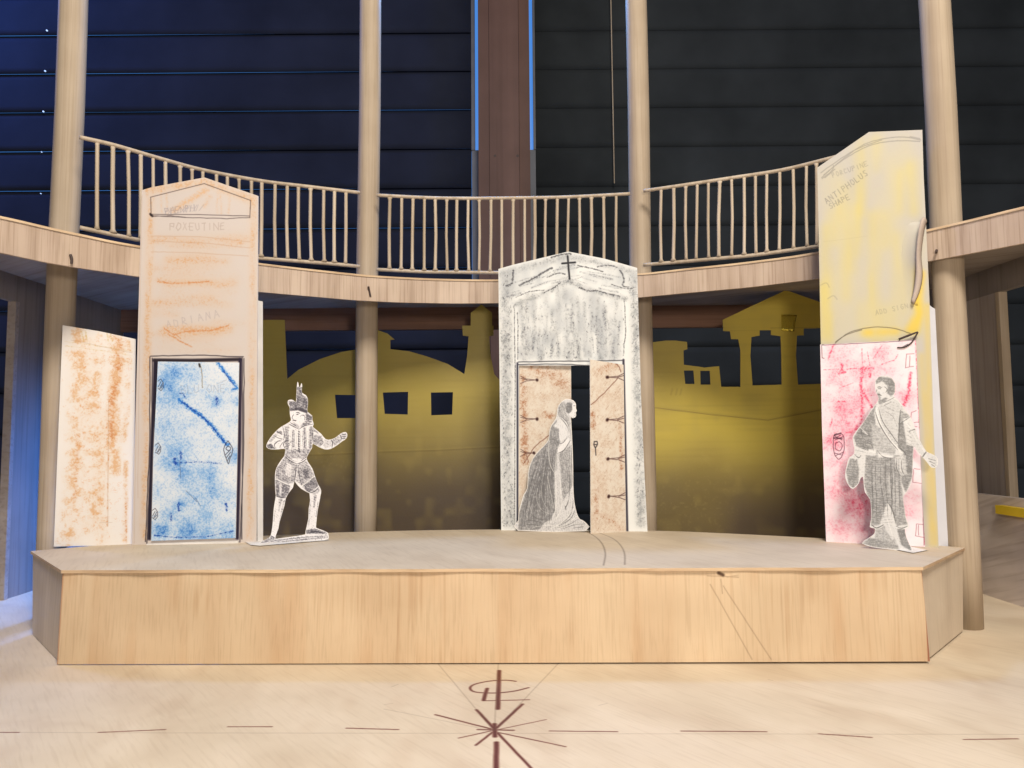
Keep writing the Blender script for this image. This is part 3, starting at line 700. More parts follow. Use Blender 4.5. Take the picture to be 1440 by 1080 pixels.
L = c.layer(); c.stroke(L, catmull([(256, 565), (285, 586.5), (300, 602), (318, 624)], 6), 2.2, .9, .6); c.stroke(L, [(315, 522), (329, 541)], 2, .9, .5); c.stroke(L, [(252, 553), (257, 553), (262, 561)], 1.8, .8, .5)
for x, y in ((305, 564), (251, 713), (240, 727), (304, 562), (246, 648), (318, 712), (254, 640)): c.stroke(L, [(x, y-4), (x+1, y+5)], 3.5, .8, .8)
c.stroke(L, [(217, 753), (245, 756), (290, 755), (328, 747)], 2, .7, .8); c.stroke(L, wobble([(240, 651), (280, 650), (312, 652)], 5, 2), 2.5, .5, 1)
c.crayon(L, (.06, .24, .62), .95, 10)
L = c.layer(); c.text(L, 'BLU ONE', (255, 553), 11, -.03, 1.1, .6, 1.35, .55); c.stroke(L, [(305, 540), (319, 534)], 1, .5); c.paint(L, (.42, .46, .55), .9)
lines(c, [catmull([(281, 513), (284, 522), (285, 545)])], (.50, .42, .30), 1.4, .8); lines(c, [[(280.5, 512), (281.5, 515)]], (.12, .1, .1), 3, .9)
lines(c, [[(262, 690), (277, 706)], [(282, 712), (275, 700)], [(253, 648), (254, 672)]], (.2, .28, .45), 1.2, .6)
HB = (.12, .11, .17)
for hx, hy in ((221, 541), (217.5, 631), (213, 723)):
    lines(c, [[(hx+1, hy-5), (hx+5, hy-8), (hx+8.5, hy-3), (hx+8.5, hy+4), (hx+5.5, hy+8), (hx+1, hy+5)], [(hx+1.5, hy+3), (hx+5, hy-4)], [(hx+3, hy+6), (hx+8, hy-3)], [(hx+5, hy+5), (hx+7.5, hy+1)]], HB, 1.1, .9)
lines(c, [catmull([(321, 620), (326, 627), (327.5, 634), (323.5, 646), (321.5, 652), (318, 643), (315, 633), (317, 626), (321, 620)], 4), catmull([(321, 627), (325, 630), (322, 634), (318.5, 631), (321, 627)], 4), [(317, 640), (324, 633)], [(318, 644), (325, 636)], [(320, 648), (324, 641)]], HB, 1.3, .9)
lines(c, [[(214, 640), (211, 759)]], (.9, .88, .9), 1.5, .8)
mD = paper_image('blue_door_paper', c.image('blue_door'))
sheet('door', bD, [fD], .05, [mD, M['paper']], houseA, xD)
# bottom ledge under the door, return strips
r0 = bA.uv(361, 762.5)[0]
V = [bA.p3(r0+.02, 0, -.05), bA.p3(r0+.02, bA.uv(365, 422)[1], -.05), bA.p3(r0+.20, bA.uv(365, 422)[1], -.35), bA.p3(r0+.20, 0, -.35),
     bA.p3(r0+.02, 0, -.10), bA.p3(r0+.02, bA.uv(365, 422)[1], -.10), bA.p3(r0+.16, bA.uv(365, 422)[1], -.39), bA.p3(r0+.16, 0, -.39)]
link('return_strip', V, [(0, 3, 2, 1), (4, 5, 6, 7), (0, 1, 5, 4), (3, 7, 6, 2), (1, 2, 6, 5), (0, 4, 7, 3)], M['paper'], houseA)
a, b = bA.uv(209, 764)[0], bA.uv(337, 762)[0]
V = [bA.p3(u, v, w) for w in (.07, .24) for u, v in ((a, 0), (b, 0), (b, .10), (a, .05))]
link('door_sill', V, [(4, 5, 6, 7), (0, 3, 2, 1), (3, 7, 6, 2), (0, 1, 5, 4), (0, 4, 7, 3), (1, 2, 6, 5)], M['paper'], houseA)
# orange side wing
bW = Board(PZ(76, 770, STAGE_Z)+Vector((0, .0, 0)), PZ(188, 766.5, STAGE_Z)+Vector((0, .45, 0)))
fW = [(88.5, 457.5), (140, 466), (191, 477), (188, 766), (76, 768.5)]
xW = lbox(bW, fW); c = Canvas(bW, xW, 44, (.89, .875, .86))
for (pts, w, k, lo) in [([(108, 470), (112, 560), (108, 640), (102, 720), (96, 760)], 24, 1, .35), ([(135, 480), (132, 560), (135, 650), (130, 740)], 22, .9, .38), ([(165, 478), (164, 540), (160, 600), (162, 660)], 17, 1.15, .22), ([(182, 480), (180, 560), (175, 620)], 8, .8, .4), ([(178, 650), (176, 760)], 6, 1, .25), ([(145, 580), (140, 700), (145, 760)], 16, .8, .4)]:
    L = c.layer(); c.stroke(L, catmull(pts, 5), w, k, .9); rub(c, L, ORANGE, (13, 13), lo, .78, .8)
L = c.layer(); c.stroke(L, catmull([(170, 480), (166, 520), (158, 570), (157, 620)], 5), 11, .9, .8); c.stroke(L, [(153, 640), (151, 740)], 2.5, .8, .7); c.stroke(L, [(178, 700), (178, 765)], 3, .9, .6); c.stroke(L, [(110, 612), (105, 700)], 7, .5, .8)
rub(c, L, DORANGE, (9, 9), .3, .8, .8)
L = c.layer()
for k in range(420):
    x = rng.gauss(rng.choice([112, 135, 160]), 10); y = rng.uniform(475, 755); a = rng.uniform(0, 6.28)
    c.stroke(L, [(x, y), (x+3*math.cos(a), y+3*math.sin(a)), (x+4*math.cos(a+1), y+4*math.sin(a+1))], 1.1, rng.uniform(.3, .7), .5)
c.crayon(L, (.82, .50, .28), .7)
L = c.layer()
for y in (480, 486): c.stroke(L, wobble([(92, y), (150, y+8), (186, y+14)], 8, 1), 2, .5, .8)
for x in (115, 120, 150, 155): c.stroke(L, [(x, 465), (x+3, 480)], 2.5, .7, .8)
c.crayon(L, (.76, .62, .30), .7)
lines(c, [wobble([(153, 560), (152, 740)], 8, .4), wobble([(100, 478), (186, 496)], 8, .6), [(140, 735), (158, 735)]], (.62, .50, .40), 1, .5)
sheet('side_wing', bW, [fW], .09, [paper_image('wing_paper', c.image('wing')), M['paper']], houseA, xW)

# ---- grey church (middle)
bC = Board(PZ(705, 745.5, STAGE_Z), PZ(910.5, 747.3, STAGE_Z))
fC = [(701, 378.5), (722, 372.5), (799, 354), (850, 364), (896, 377), (897.5, 430), (901.5, 560), (906, 660), (910.5, 747.3), (705, 745.5)]
hC = [(730, 514), (875.5, 514), (880.5, 746), (729, 745)]
church = thing('paper_house', bC.o, 'grey rubbed paper church front with a cross on its gable and two plank doors ajar', 'paper house front')
xC = lbox(bC, fC); c = Canvas(bC, xC, 46, (.89, .90, .895))
G1, G2 = (.60, .62, .63), (.30, .30, .32)
for pts, w, k in [([(712, 390), (712, 560), (716, 735)], 15, .9), ([(892, 390), (897, 560), (902, 735)], 13, .9), ([(706, 385), (799, 360)], 10, .7), ([(799, 360), (893, 382)], 9, .7),
                  ([(725, 428), (760, 415), (800, 395)], 7, .8), ([(800, 395), (830, 408), (880, 420)], 7, .9)]:
    L = c.layer(); c.stroke(L, catmull(pts, 4), w, k, .7); rub(c, L, G1, (16, 10), .25, .8, .85)
    c.paint(blur(L, 6)*(.3+.7*vnoise(c.h, c.w, 18, 12)), (.70, .71, .72), .55)
    rub(c, L*.7, G2, (7, 5), .5, .85, .45)
L = c.layer()
for x in list(range(732, 875, 9)):
    c.stroke(L, wobble([(x, 430+abs(x-800)*.15+rng.uniform(-25, 10)), (x+rng.uniform(-4, 4), 470), (x+rng.uniform(-4, 4), 500)], 4, 2), rng.uniform(4, 8), rng.uniform(.35, .75), 1)
for x in (738, 762, 800, 812, 842, 862): c.stroke(L, [(x, 490+rng.uniform(-10, 4)), (x+rng.uniform(-5, 5), 504)], 8, .9, 1)
rub(c, L, G1, (20, 7), .2, .75, .85); rub(c, L, G2, (10, 5), .52, .9, .8)
L = c.layer(); c.poly(L, [(728, 430), (800, 400), (876, 425), (876, 506), (728, 506)], .5); c.poly(L, [(703, 380), (799, 356), (895, 380), (895, 415), (799, 390), (703, 420)], .45)
c.paint(blur(L, 8)*1.6*(vnoise(c.h, c.w, 34, 16)**1.3), (.64, .66, .68), .8)
rub(c, L*.8, (.70, .72, .74), (26, 14), .3, .8, .6)
L = c.layer()
for k in range(26):
    x = rng.uniform(706, 860); y = 372+abs(x-800)*.25+rng.uniform(0, 26); d = 1 if x > 800 else -1
    c.stroke(L, wobble([(x, y), (x+rng.uniform(12, 30), y+d*rng.uniform(3, 9))], 3, 1.5), rng.uniform(1.5, 4), rng.uniform(.3, .75), .9)
for k in range(34):
    x = rng.uniform(731, 874); y = rng.uniform(425, 480); c.stroke(L, wobble([(x, y), (x+rng.uniform(-4, 4), y+rng.uniform(15, 32))], 3, 1.5), rng.uniform(1.5, 4), rng.uniform(.25, .6), .9)
c.crayon(L, (.40, .41, .44), .8, 6)
L = c.layer()
for s_, w in [([(730, 401), (748, 393), (762, 384), (776, 377)], 2.6), ([(738, 397), (757, 388), (772, 378)], 2), ([(812, 373), (830, 377), (848, 382)], 1.8), ([(840, 375), (856, 373), (868, 376)], 1.8), ([(775, 362), (790, 358), (803, 357)], 2.2),
              ([(722, 380), (720, 398), (712, 402)], 2.6), ([(764, 412), (778, 405), (788, 398)], 1.8), ([(872, 380), (878, 392), (876, 402), (884, 404)], 2.4), ([(770, 390), (785, 384), (795, 386)], 1.8), ([(815, 404), (826, 409), (840, 409), (855, 413), (872, 417)], 2.2), ([(725, 418), (745, 410), (765, 408)], 1.5),
              ([(878, 420), (880, 460), (877, 500)], 1.4), ([(728, 440), (728, 505)], 1.4), ([(722, 430), (724, 470), (723, 740)], 1.4), ([(860, 400), (880, 406), (893, 404)], 1.6)]:
    c.stroke(L, wobble(catmull(s_, 3), 2, 1.2), w, .95, .7)
for k in range(330):
    if rng.random() < .5: x = 706+rng.uniform(0, 14); y = rng.uniform(385, 740)
    elif rng.random() < .5: x = rng.uniform(886, 897)+(y-400)*.03 if False else 884+rng.uniform(0, 12); y = rng.uniform(385, 735); x += (y-380)*.035
    else: x = rng.uniform(730, 878); y = 410+rng.random()**.5*95
    c.stroke(L, [(x, y), (x+rng.uniform(-2, 2), y+rng.uniform(1, 4))], 1.2, rng.uniform(.3, .8), .5)
c.crayon(L, (.26, .26, .28), .85, 8)
lines(c, [[(798.5, 360), (799.5, 376), (801, 392)], [(791, 370.5), (809, 369)]], (.13, .13, .15), 2.8, 1, .2)
lines(c, [[(790, 370.5), (798, 370)]], (.16, .16, .18), 2.2, 1, .2)
lines(c, [wobble([(729, 509), (800, 508), (875, 507)], 10, .4), wobble([(729, 512.5), (790, 512), (828, 514)], 8, .4)], (.15, .15, .19), 1.6, .9)
lines(c, [[(727.5, 511), (727.8, 620), (727.5, 745)]], (.19, .19, .25), 3.0, .95)
lines(c, [[(877, 506), (879, 600), (882.5, 746)]], (.19, .17, .22), 3.4, .95)
o, _ = sheet('wall_front', bC, [fC, hC], .08, [paper_image('church_paper', c.image('church')), M['paper']], church, xC)
# torn fuzzy edge of the card at the right: white core showing
def leaf(name, bd, lp, hinges, keyh, seed, tint, diag):
    x = lbox(bd, lp); c = Canvas(bd, x, 46, (.85, .82, .77))
    L = c.layer(); c.poly(L, lp, .8); rub(c, L, (.72, .60, .50), (18, 12), .2, .9, .45)
    for pts, w, k in tint:
        L = c.layer(); c.stroke(L, catmull(pts, 4) if len(pts) > 2 else pts, w, k, .9); rub(c, L, (.62, .42, .30), (8, 8), .25, .8, .8)
    L = c.layer(); xs = [p[0] for p in lp]; ys = [p[1] for p in lp]
    for k in range(420):
        a = rng.uniform(min(xs), max(xs)); b = rng.uniform(min(ys), max(ys)); s_ = rng.uniform(3, 8)
        c.stroke(L, [(a, b), (a+s_*.75, b-s_)], .9, rng.uniform(.2, .6), .6)
    c.crayon(L, (.56, .42, .33), .9)
    lines(c, diag, (.40, .22, .16), 1.4, .8)
    for hx, hy, s_ in hinges:
        lines(c, [[(hx, hy-5), (hx+s_*8, hy-1), (hx+s_*22, hy)], [(hx, hy+5), (hx+s_*8, hy+1.5), (hx+s_*22, hy)], [(hx, hy-2), (hx+s_*9, hy)]], (.24, .13, .13), 1.2, .9)
        lines(c, [[(hx+s_*23, hy), (hx+s_*23.5, hy+.5)]], (.20, .10, .10), 4.0, 1)
    if keyh:
        kx, ky = keyh; lines(c, [[(kx-2, ky), (kx+2, ky), (kx+2.5, ky+4), (kx, ky+9), (kx-2.5, ky+4), (kx-2, ky)], [(kx, ky+8), (kx+.3, ky+19)], [(kx-1.5, ky+4), (kx+1.5, ky+4)]], (.14, .12, .14), 1.6, .95)
    return sheet(name, bd, [lp], .05, [paper_image(name+'_paper', c.image(name+str(seed))), M['paper']], church, x)
bLd = Board(PZ(728, 745.6, STAGE_Z), PZ(804, 745.9, STAGE_Z), shift=-.07)
leaf('door', bLd, [(730.5, 514), (803, 512), (804.5, 745), (729, 745)], [(732, 534, 1), (732, 589, 1), (732, 637, .8)], None, 1,
     [([(735, 530), (737, 600), (738, 650)], 9, 1), ([(750, 518), (775, 528), (790, 540)], 20, .7), ([(768, 583), (774, 584)], 8, 1.1)], [wobble([(736, 652), (752, 628), (772, 612)], 5, 1.5), wobble([(740, 640), (743, 650)], 3, 1)])
bRd = Board(PZ(830.5, 750.2, STAGE_Z), PZ(880.5, 747.6, STAGE_Z))
leaf('door', bRd, [(829.5, 505.5), (876.5, 513), (880, 747.6), (830.5, 750.2)], [(877, 530, -1), (877, 590, -1), (878, 645, -1), (879, 698, -1)], (837, 621), 2,
     [([(845, 520), (866, 512)], 10, .7), ([(833, 580), (834, 600)], 6, 1), ([(838, 690), (836, 730)], 8, .7), ([(872, 600), (874, 670)], 4, .9), ([(840, 720), (870, 742)], 8, .6)], [wobble([(831, 569), (850, 552), (868, 532)], 5, 1), catmull([(862, 508), (870, 515), (873, 523)])])

# ---- yellow house (right) with red door
bP = Board(PZ(1161, 761, STAGE_Z), PZ(1320, 770, STAGE_Z))
fP = [(1149.5, 236), (1222, 186), (1297, 183), (1299, 250), (1302, 310), (1307, 420), (1313, 600), (1320, 770), (1161, 761), (1156, 560)]
yellow = thing('paper_house', bP.o, 'tall yellow washed paper house front with a curled edge and a red crayoned door', 'paper house front')
xP = lbox(bP, fP); c = Canvas(bP, xP, 44, (.74, .725, .70))
Y1, Y2 = (.82, .76, .46), (.90, .76, .24)
L = c.layer()
for x0_, y0_, y1_, w, k in [(1209, 212, 300, 9, .55), (1190, 260, 420, 8, .4), (1205, 290, 360, 8, .7), (1265, 240, 300, 6, .6), (1283, 230, 300, 7, .65), (1228, 300, 480, 9, .6), (1160, 320, 480, 9, .65), (1172, 300, 340, 9, .4), (1245, 300, 345, 9, .5), (1198, 320, 380, 9, .45), (1180, 290, 330, 7, .4), (1262, 330, 480, 9, .35), (1215, 430, 470, 12, .35), (1240, 440, 475, 22, .45),
                            (1157, 400, 475, 7, .9), (1168, 440, 480, 9, .5), (1270, 370, 440, 10, .3), (1232, 190, 240, 5, .5), (1210, 195, 230, 6, .4), (1290, 380, 470, 6, .8)]:
    c.stroke(L, wobble([(x0_, y0_), (x0_+rng.uniform(-2, 2), (y0_+y1_)/2), (x0_+rng.uniform(-1, 3), y1_)], 4, 1.5), w, k, 1.3)
c.paint(np.clip(blur(L, 6.5)*1.7, 0, 1)*(.55+.7*vnoise(c.h, c.w, 60, 12)), Y1, 1)
L = c.layer(); c.poly(L, [(1150, 240), (1222, 190), (1297, 187), (1297, 480), (1155, 480)], .5); c.paint(blur(L, 12)*vnoise(c.h, c.w, 70, 24), (.84, .79, .55), .85)
L = c.layer(); c.stroke(L, [(1296, 385), (1291, 420), (1294, 440), (1287, 465)], 10, .95, .8); c.stroke(L, [(1288, 450), (1280, 464)], 12, .8, .9); c.stroke(L, [(1304, 430), (1307, 560), (1316, 765)], 7, .55, 1); c.stroke(L, [(1218, 468), (1224, 468)], 10, .9, 1); c.stroke(L, [(1235, 467), (1262, 466)], 9, .6, 1); c.stroke(L, [(1297, 500), (1305, 640), (1310, 765)], 8, .45, 1); c.stroke(L, [(1309, 715), (1312, 745)], 6, .6, 1)
c.paint(blur(L, 2.5)*(.75+.4*vnoise(c.h, c.w, 30, 9)), Y2, .95)
L = c.layer()
for s_ in ([(1155, 250), (1180, 228), (1215, 203), (1250, 194), (1275, 193), (1295, 197)], [(1158, 246), (1190, 222), (1225, 204), (1262, 198), (1294, 199)], [(1156, 251), (1170, 240), (1172, 233)], [(1280, 192), (1294, 195)], [(1154, 243), (1200, 212), (1240, 197)], [(1160, 250), (1174, 238)]): c.stroke(L, wobble(catmull(s_, 3), 3, .6), 1.5, .65, .5)
c.text(L, 'PORCUPINE', (1171, 250), 6.5, -.33, 1.0, .5, 1.5, .8); c.text(L, 'ANTIPHOLUS', (1163, 287), 8.2, -.62, 1.15, .3, 1.45, .95); c.text(L, 'SHAPE', (1168, 294), 7.5, -.48, 1.15, .3, 1.42, .95); c.text(L, 'ADD SIGN', (1232, 443), 6.5, -.22, 1.0, .4, 1.5, .75)
c.stroke(L, catmull([(1154, 401), (1162, 398), (1166, 404)]), 1.5, .4); c.stroke(L, catmull([(1164, 420), (1172, 416), (1177, 421)]), 2, .3)
c.paint(L, (.42, .41, .40), .9)
lines(c, [wobble([(1158, 340), (1220, 332)], 4, .4)], (.66, .62, .5), 1, .4)
lines(c, [catmull([(1174, 483), (1192, 469), (1215, 462), (1240, 460), (1262, 463), (1280, 469)], 6), catmull([(1175, 481), (1190, 471), (1212, 464)], 6)], (.28, .25, .20), 1.3, .95, .2)
mYel = paper_image('yellow_house_paper', c.image('yellow_house'))
o, _ = sheet('wall_front', bP, [fP], .07, [mYel, M['paper']], yellow, xP)
bQ = Board(PZ(1161, 761, STAGE_Z), PZ(1320, 770, STAGE_Z), shift=.16)
fQ = [(1153.5, 484.5), (1224, 481), (1288, 477.5), (1297, 700), (1301, 769), (1162, 762.5), (1156, 600)]
xQ = lbox(bQ, fQ); c = Canvas(bQ, xQ, 50, (.95, .935, .94)); RD = (.90, .28, .42)
L = c.layer()
for (x, y, r, k) in [(1185, 500, 30, .5), (1180, 530, 26, .55), (1215, 520, 30, .5), (1240, 495, 30, .45), (1235, 520, 20, .5), (1185, 570, 30, .75), (1200, 600, 36, .8), (1175, 620, 30, .75), (1190, 650, 34, .7), (1215, 560, 26, .7), (1270, 560, 26, .55), (1255, 520, 20, .3), (1180, 690, 30, .85), (1205, 710, 36, .95), (1185, 740, 22, .8), (1215, 745, 20, .7), (1285, 700, 12, .7), (1275, 720, 16, .6), (1285, 640, 12, .5), (1165, 560, 10, .5), (1275, 600, 16, .6), (1225, 680, 30, .5)]:
    q0 = c.q((x, y)); sc = c.pxs((x, y)); X, Y = np.meshgrid(np.arange(c.w)-q0[0], np.arange(c.h)-q0[1]); L = np.maximum(L, k*np.exp(-(X*X+Y*Y)/(2*(r*sc*.5)**2)))
n = vnoise(c.h, c.w, 24, 24)*.55+vnoise(c.h, c.w, 7, 7)*.45
c.paint(np.clip(blur(L, 9)*.7+.28, 0, 1)*(.45+.6*n), (.92, .68, .73), .95)
c.crayon(np.clip(blur(L, 4)*(.4+.6*n)+.22*n, 0, 1), (.86, .45, .54), .75, 5)
c.crayon(np.clip(L*L*sm(n, .45, .8)*.9, 0, 1), (.84, .26, .38), .8, 6)
L = c.layer()
for k in range(260):
    x = rng.uniform(1162, 1285); y = rng.uniform(495, 755); d = rng.choice([-1, 1]); c.stroke(L, [(x, y), (x+rng.uniform(2, 6), y+d*rng.uniform(2, 6))], .9, rng.uniform(.15, .5), .6)
c.crayon(L, (.84, .34, .44), .7)
L = c.layer()
for s_, w in (([(1172, 485), (1168, 495), (1165, 503)], 3), ([(1183, 512), (1184, 520), (1180, 524), (1188, 523)], 4.5), ([(1190, 519), (1212, 518)], 2), ([(1212, 518), (1226, 518)], 6), ([(1214, 516), (1211, 535), (1211, 548), (1220, 562), (1227, 573)], 4.5), ([(1212, 548), (1213, 580), (1210, 596)], 4.5), ([(1240, 486), (1228, 504)], 2.2), ([(1224, 520), (1224, 530)], 4), ([(1281, 525), (1278, 550), (1272, 570)], 5),
              ([(1263, 498), (1258, 506), (1240, 512)], 1.6), ([(1212, 490), (1213, 516)], 1.6), ([(1220, 495), (1224, 516)], 1.6), ([(1170, 590), (1167, 600)], 3), ([(1178, 565), (1190, 565)], 3), ([(1288, 480), (1292, 560), (1296, 640), (1299, 700), (1301, 765)], 2.6), ([(1225, 556), (1234, 555)], 1.3), ([(1200, 715), (1216, 716)], 1.4), ([(1158, 520), (1180, 519)], 1.2), ([(1200, 538), (1180, 546)], 1.4)):
    c.stroke(L, wobble(s_, 4, .8), w, .95, .7)
c.crayon(L*.85, (.84, .22, .35), .8, 6)
lines(c, [wobble(s_, 3, .3) for s_ in ([(1275, 498), (1286, 497)], [(1275, 498), (1273.5, 517)], [(1273.5, 517), (1285, 515)], [(1280, 500), (1279, 515)], [(1282, 580), (1289, 577)], [(1282, 580), (1281, 599), (1290, 600)], [(1286, 594), (1296, 593)], [(1286, 659), (1294, 660)], [(1285, 660), (1284, 678), (1296, 680)], [(1290, 737), (1298, 738)], [(1289, 737), (1288, 754), (1299, 756)], [(1292, 739), (1292, 753)])], (.40, .14, .20), 1.1, .85)
lines(c, [wobble([(1155, 485), (1224, 482), (1288, 478)], 8, .3), [(1155.5, 486), (1156, 503), (1158.5, 504)], [(1155, 484), (1160, 485)]], (.30, .22, .26), 1.3, .9)
lines(c, [[(1277, 484), (1268, 489)]], (.2, .18, .2), 1.6, .9)
HK = (.20, .08, .14)
lines(c, [catmull([(1176, 610), (1185, 611), (1187, 622), (1186, 636), (1180, 646), (1173, 638), (1171.5, 622), (1173, 612), (1176, 610)], 4), catmull([(1180, 621), (1184.5, 626), (1181, 634), (1175, 631), (1175, 624), (1180, 621)], 4), [(1173, 613), (1184, 619)], [(1172, 617), (1182, 612)], [(1174, 619), (1186, 614)], [(1173, 637), (1184, 640)], [(1175, 641), (1186, 636)]], HK, 1.2, .95)
lines(c, [[(1173, 612), (1182, 609)], [(1172, 616), (1184, 617)]], HK, 2.4, .7)
lines(c, [wobble([(1289.5, 478), (1292, 560), (1296, 650), (1300, 767)], 10, .4)], (.35, .22, .28), 1.5, .8)
sheet('door', bQ, [fQ], .05, [paper_image('red_door_paper', c.image('red_door')), M['paper']], yellow, xQ)
# marker corner flap above the door
q = [bP.uv(*p) for p in [(1265, 477.5), (1290.5, 468), (1285, 480), (1276, 488), (1262, 490.5), (1278, 478)]]
c2 = [bP.p3(u, v, .22) for u, v in [bP.uv(*p) for p in catmull([(1262, 489.5), (1272, 489), (1281, 483.5), (1287, 475), (1291, 468)], 4)]]
v_, f_ = tube(c2, .032, 6); link('pen_arc', v_, f_, M['pencil'], yellow)
c2 = [bP.p3(u, v, .21) for u, v in [bP.uv(*p) for p in [(1264, 478), (1278, 472.5), (1291, 467.5)]]]
v_, f_ = tube(c2, [.05, .05, .03], 6); link('pen_arc', v_, f_, M['pencil'], yellow)
# curl: torn strip of card bending away from the wall edge
curl = [(1299, 309, .30), (1295, 315, .5), (1291, 335, .5), (1289, 360, .38), (1289, 385, .28), (1287, 405, .18), (1283, 425, .10)]
inn = [(1302, 312, .10), (1299, 322, .18), (1296, 340, .10), (1294, 362, .08), (1296, 388, .08), (1292, 410, .07), (1284, 428, .06)]
A = [bP.p3(*bP.uv(x, y), w) for x, y, w in catmull(curl, 4)]; Bv = [bP.p3(*bP.uv(x, y), w) for x, y, w in catmull(inn, 4)]
V = []; Fs = []
for a_, b_ in zip(A, Bv):
    for s_ in (0, .25, .5, .75, 1): V.append(a_.lerp(b_, s_)+bP.n*.14*math.sin(s_*math.pi))
for i in range(len(A)-1):
    for j in range(4): k = i*5+j; Fs.append((k, k+1, k+6, k+5))
o = link('curled_edge', V, Fs, plain('curl_card', (.48, .40, .34), .8, .2), yellow, smooth=True); sd = o.modifiers.new('t', 'SOLIDIFY'); sd.thickness = .0005
# buckled bulge of the sheet beside the tear
V = []; Fs = []; U = []
for j in range(21):
    t = j/20; y = 312+t*118
    for i in range(9):
        s_ = i/8; xe = 1299-10*math.sin(t*math.pi)*.6-t*8; x = xe-26*(1-s_)*(1-.2*t)
        w = .030+.34*math.exp(-((t-.33)/.30)**2)*(s_**1.8)*min(1, 3.2*math.sin(math.pi*t))+.006*s_
        q = bP.uv(x, y); V.append(bP.p3(*q, w)); U.append(((q[0]-xP[0])/(xP[2]-xP[0]), (q[1]-xP[1])/(xP[3]-xP[1])))
for j in range(20):
    for i in range(8): k = j*9+i; Fs.append((k, k+9, k+10, k+1))
o = link('buckled_edge', V, Fs, mYel, yellow, uvs=U, smooth=True); sd = o.modifiers.new('t', 'SOLIDIFY'); sd.thickness = .0003; sd.offset = -1
# grey-white return wall behind
bS = Board(PZ(1312, 768.5, STAGE_Z)+Vector((0, .30, 0)), PZ(1345, 767.5, STAGE_Z)+Vector((-.05, .02, 0)))
fS = [(1302, 425), (1310, 432), (1329.5, 443), (1330, 520), (1344, 767.5), (1312, 769)]
sheet('side_wall', bS, [fS], .07, [plain('grey_card', (.60, .61, .66), .8, .2, var=.05), M['paper']], yellow)

# ------------------------------------------------------------------ engraved paper figures
def engrave(c, T, ink=(.20, .20, .22), period=.085, ang=.5, k=3.2, flat=.35):
    T = np.clip(T*(1+.35*(vnoise(c.h, c.w, 9, 9)-.5)), 0, 1.3)
    X, Y = np.meshgrid(np.arange(c.w)/c.ppc, np.arange(c.h)/c.ppc)
    wx = vnoise(c.h, c.w, 40, 40)*.16; a = ang
    h1 = .5+.5*np.sin((X*math.cos(a)+Y*math.sin(a)+wx)*2*math.pi/period)
    h2 = .5+.5*np.sin((X*math.cos(a+1.2)+Y*math.sin(a+1.2)-wx)*2*math.pi/(period*1.1))
    n = vnoise(c.h, c.w, 3.2, 3.2)
    thr = .24*h1+.06*h2+.70*n
    I = np.clip((T-thr)*k+.5, 0, 1)*(1-flat)+flat*np.clip(T, 0, 1)
    c.paint(I, ink, .86)
def figure(bd, outline, holes, crop, s, ppc, tones, whites, inks, base, ink, name, label, bendf=None, period=.085, ang=.5, T0=.18, edge=.5, flat=.35, kk=2.4):
    fx = lambda p: (crop[0]+p[0]/s, crop[1]+p[1]/s)
    lp = [fx(p) for p in catmull(outline+[outline[0]], 2)[:-1]]; hl = [[fx(p) for p in h] for h in holes]
    x = lbox(bd, lp); c = Canvas(bd, x, ppc, base)
    T = c.layer()+T0
    for pts, k in tones:
        L = c.layer(); c.poly(L, [fx(p) for p in pts], 1); L = blur(L, ppc*.018); T = T*(1-L)+k*L
    for pts, w, k in inks:
        L = c.layer(); c.stroke(L, [fx(p) for p in (catmull(pts, 4) if len(pts) > 2 else pts)], w/s, 1, .5, taper=len(pts) > 2); T = T*(1-L*abs(k))+(1.15 if k > 0 else 0)*L*abs(k)
    engrave(c, T, ink, period, ang, kk, flat)
    L = c.layer()
    for pts, w, k in whites: c.stroke(L, [fx(p) for p in (catmull(pts, 4) if len(pts) > 2 else pts)], w/s, k, .5)
    c.paint(L, (.93, .93, .92), .9)
    E = c.layer(); c.stroke(E, lp+[lp[0]], 1.5, 1, .4)
    for h in hl: c.stroke(E, h+[h[0]], 1.5, 1, .4)
    c.paint(E, (.93, .92, .90), edge)
    o, _ = sheet(name, bd, [lp]+hl, .035, [paper_image(label[:12]+'_print', c.image(label[:10]), .7), M['paper']], None, x, bd.o)
    return o, fx

# man in feathered hat
bM = Board(PZ(365, 764.5, STAGE_Z), PZ(460, 760, STAGE_Z))
out1 = [(290, 75), (293, 42), (298, 30), (304, 56), (311, 62), (318, 38), (324, 52), (322, 95), (345, 110), (358, 135), (358, 175), (356, 212), (384, 235), (386, 262), (394, 288), (388, 302), (410, 322), (440, 347), (466, 378), (498, 380), (530, 366), (560, 342), (588, 335), (598, 352), (590, 376), (566, 392), (536, 415), (496, 438), (460, 440), (425, 426), (388, 406), (384, 430), (364, 465), (352, 490), (358, 515), (385, 555), (400, 600), (415, 640), (425, 660), (439, 690), (435, 722), (428, 760), (418, 810), (412, 862), (408, 904), (412, 918), (450, 932), (478, 946), (483, 958), (483, 984), (430, 992), (300, 1003), (150, 1014), (70, 1022), (60, 1012), (78, 998), (110, 984), (131, 965), (141, 920), (146, 870), (151, 800), (159, 750), (163, 720), (160, 690), (158, 610), (162, 570), (176, 535), (200, 500), (215, 480), (220, 455), (218, 437), (180, 440), (135, 440), (110, 430), (106, 415), (120, 385), (146, 350), (180, 315), (208, 296), (240, 278), (256, 262), (250, 235), (248, 205), (247, 185), (237, 165), (238, 143), (260, 138), (276, 146), (285, 152), (288, 110)]
hole1 = [(277, 632), (268, 672), (240, 708), (224, 738), (216, 782), (201, 832), (186, 882), (179, 922), (164, 962), (160, 984), (230, 975), (300, 965), (343, 957), (344, 938), (351, 908), (361, 860), (363, 800), (372, 750), (368, 707), (348, 697), (318, 680), (292, 654)]
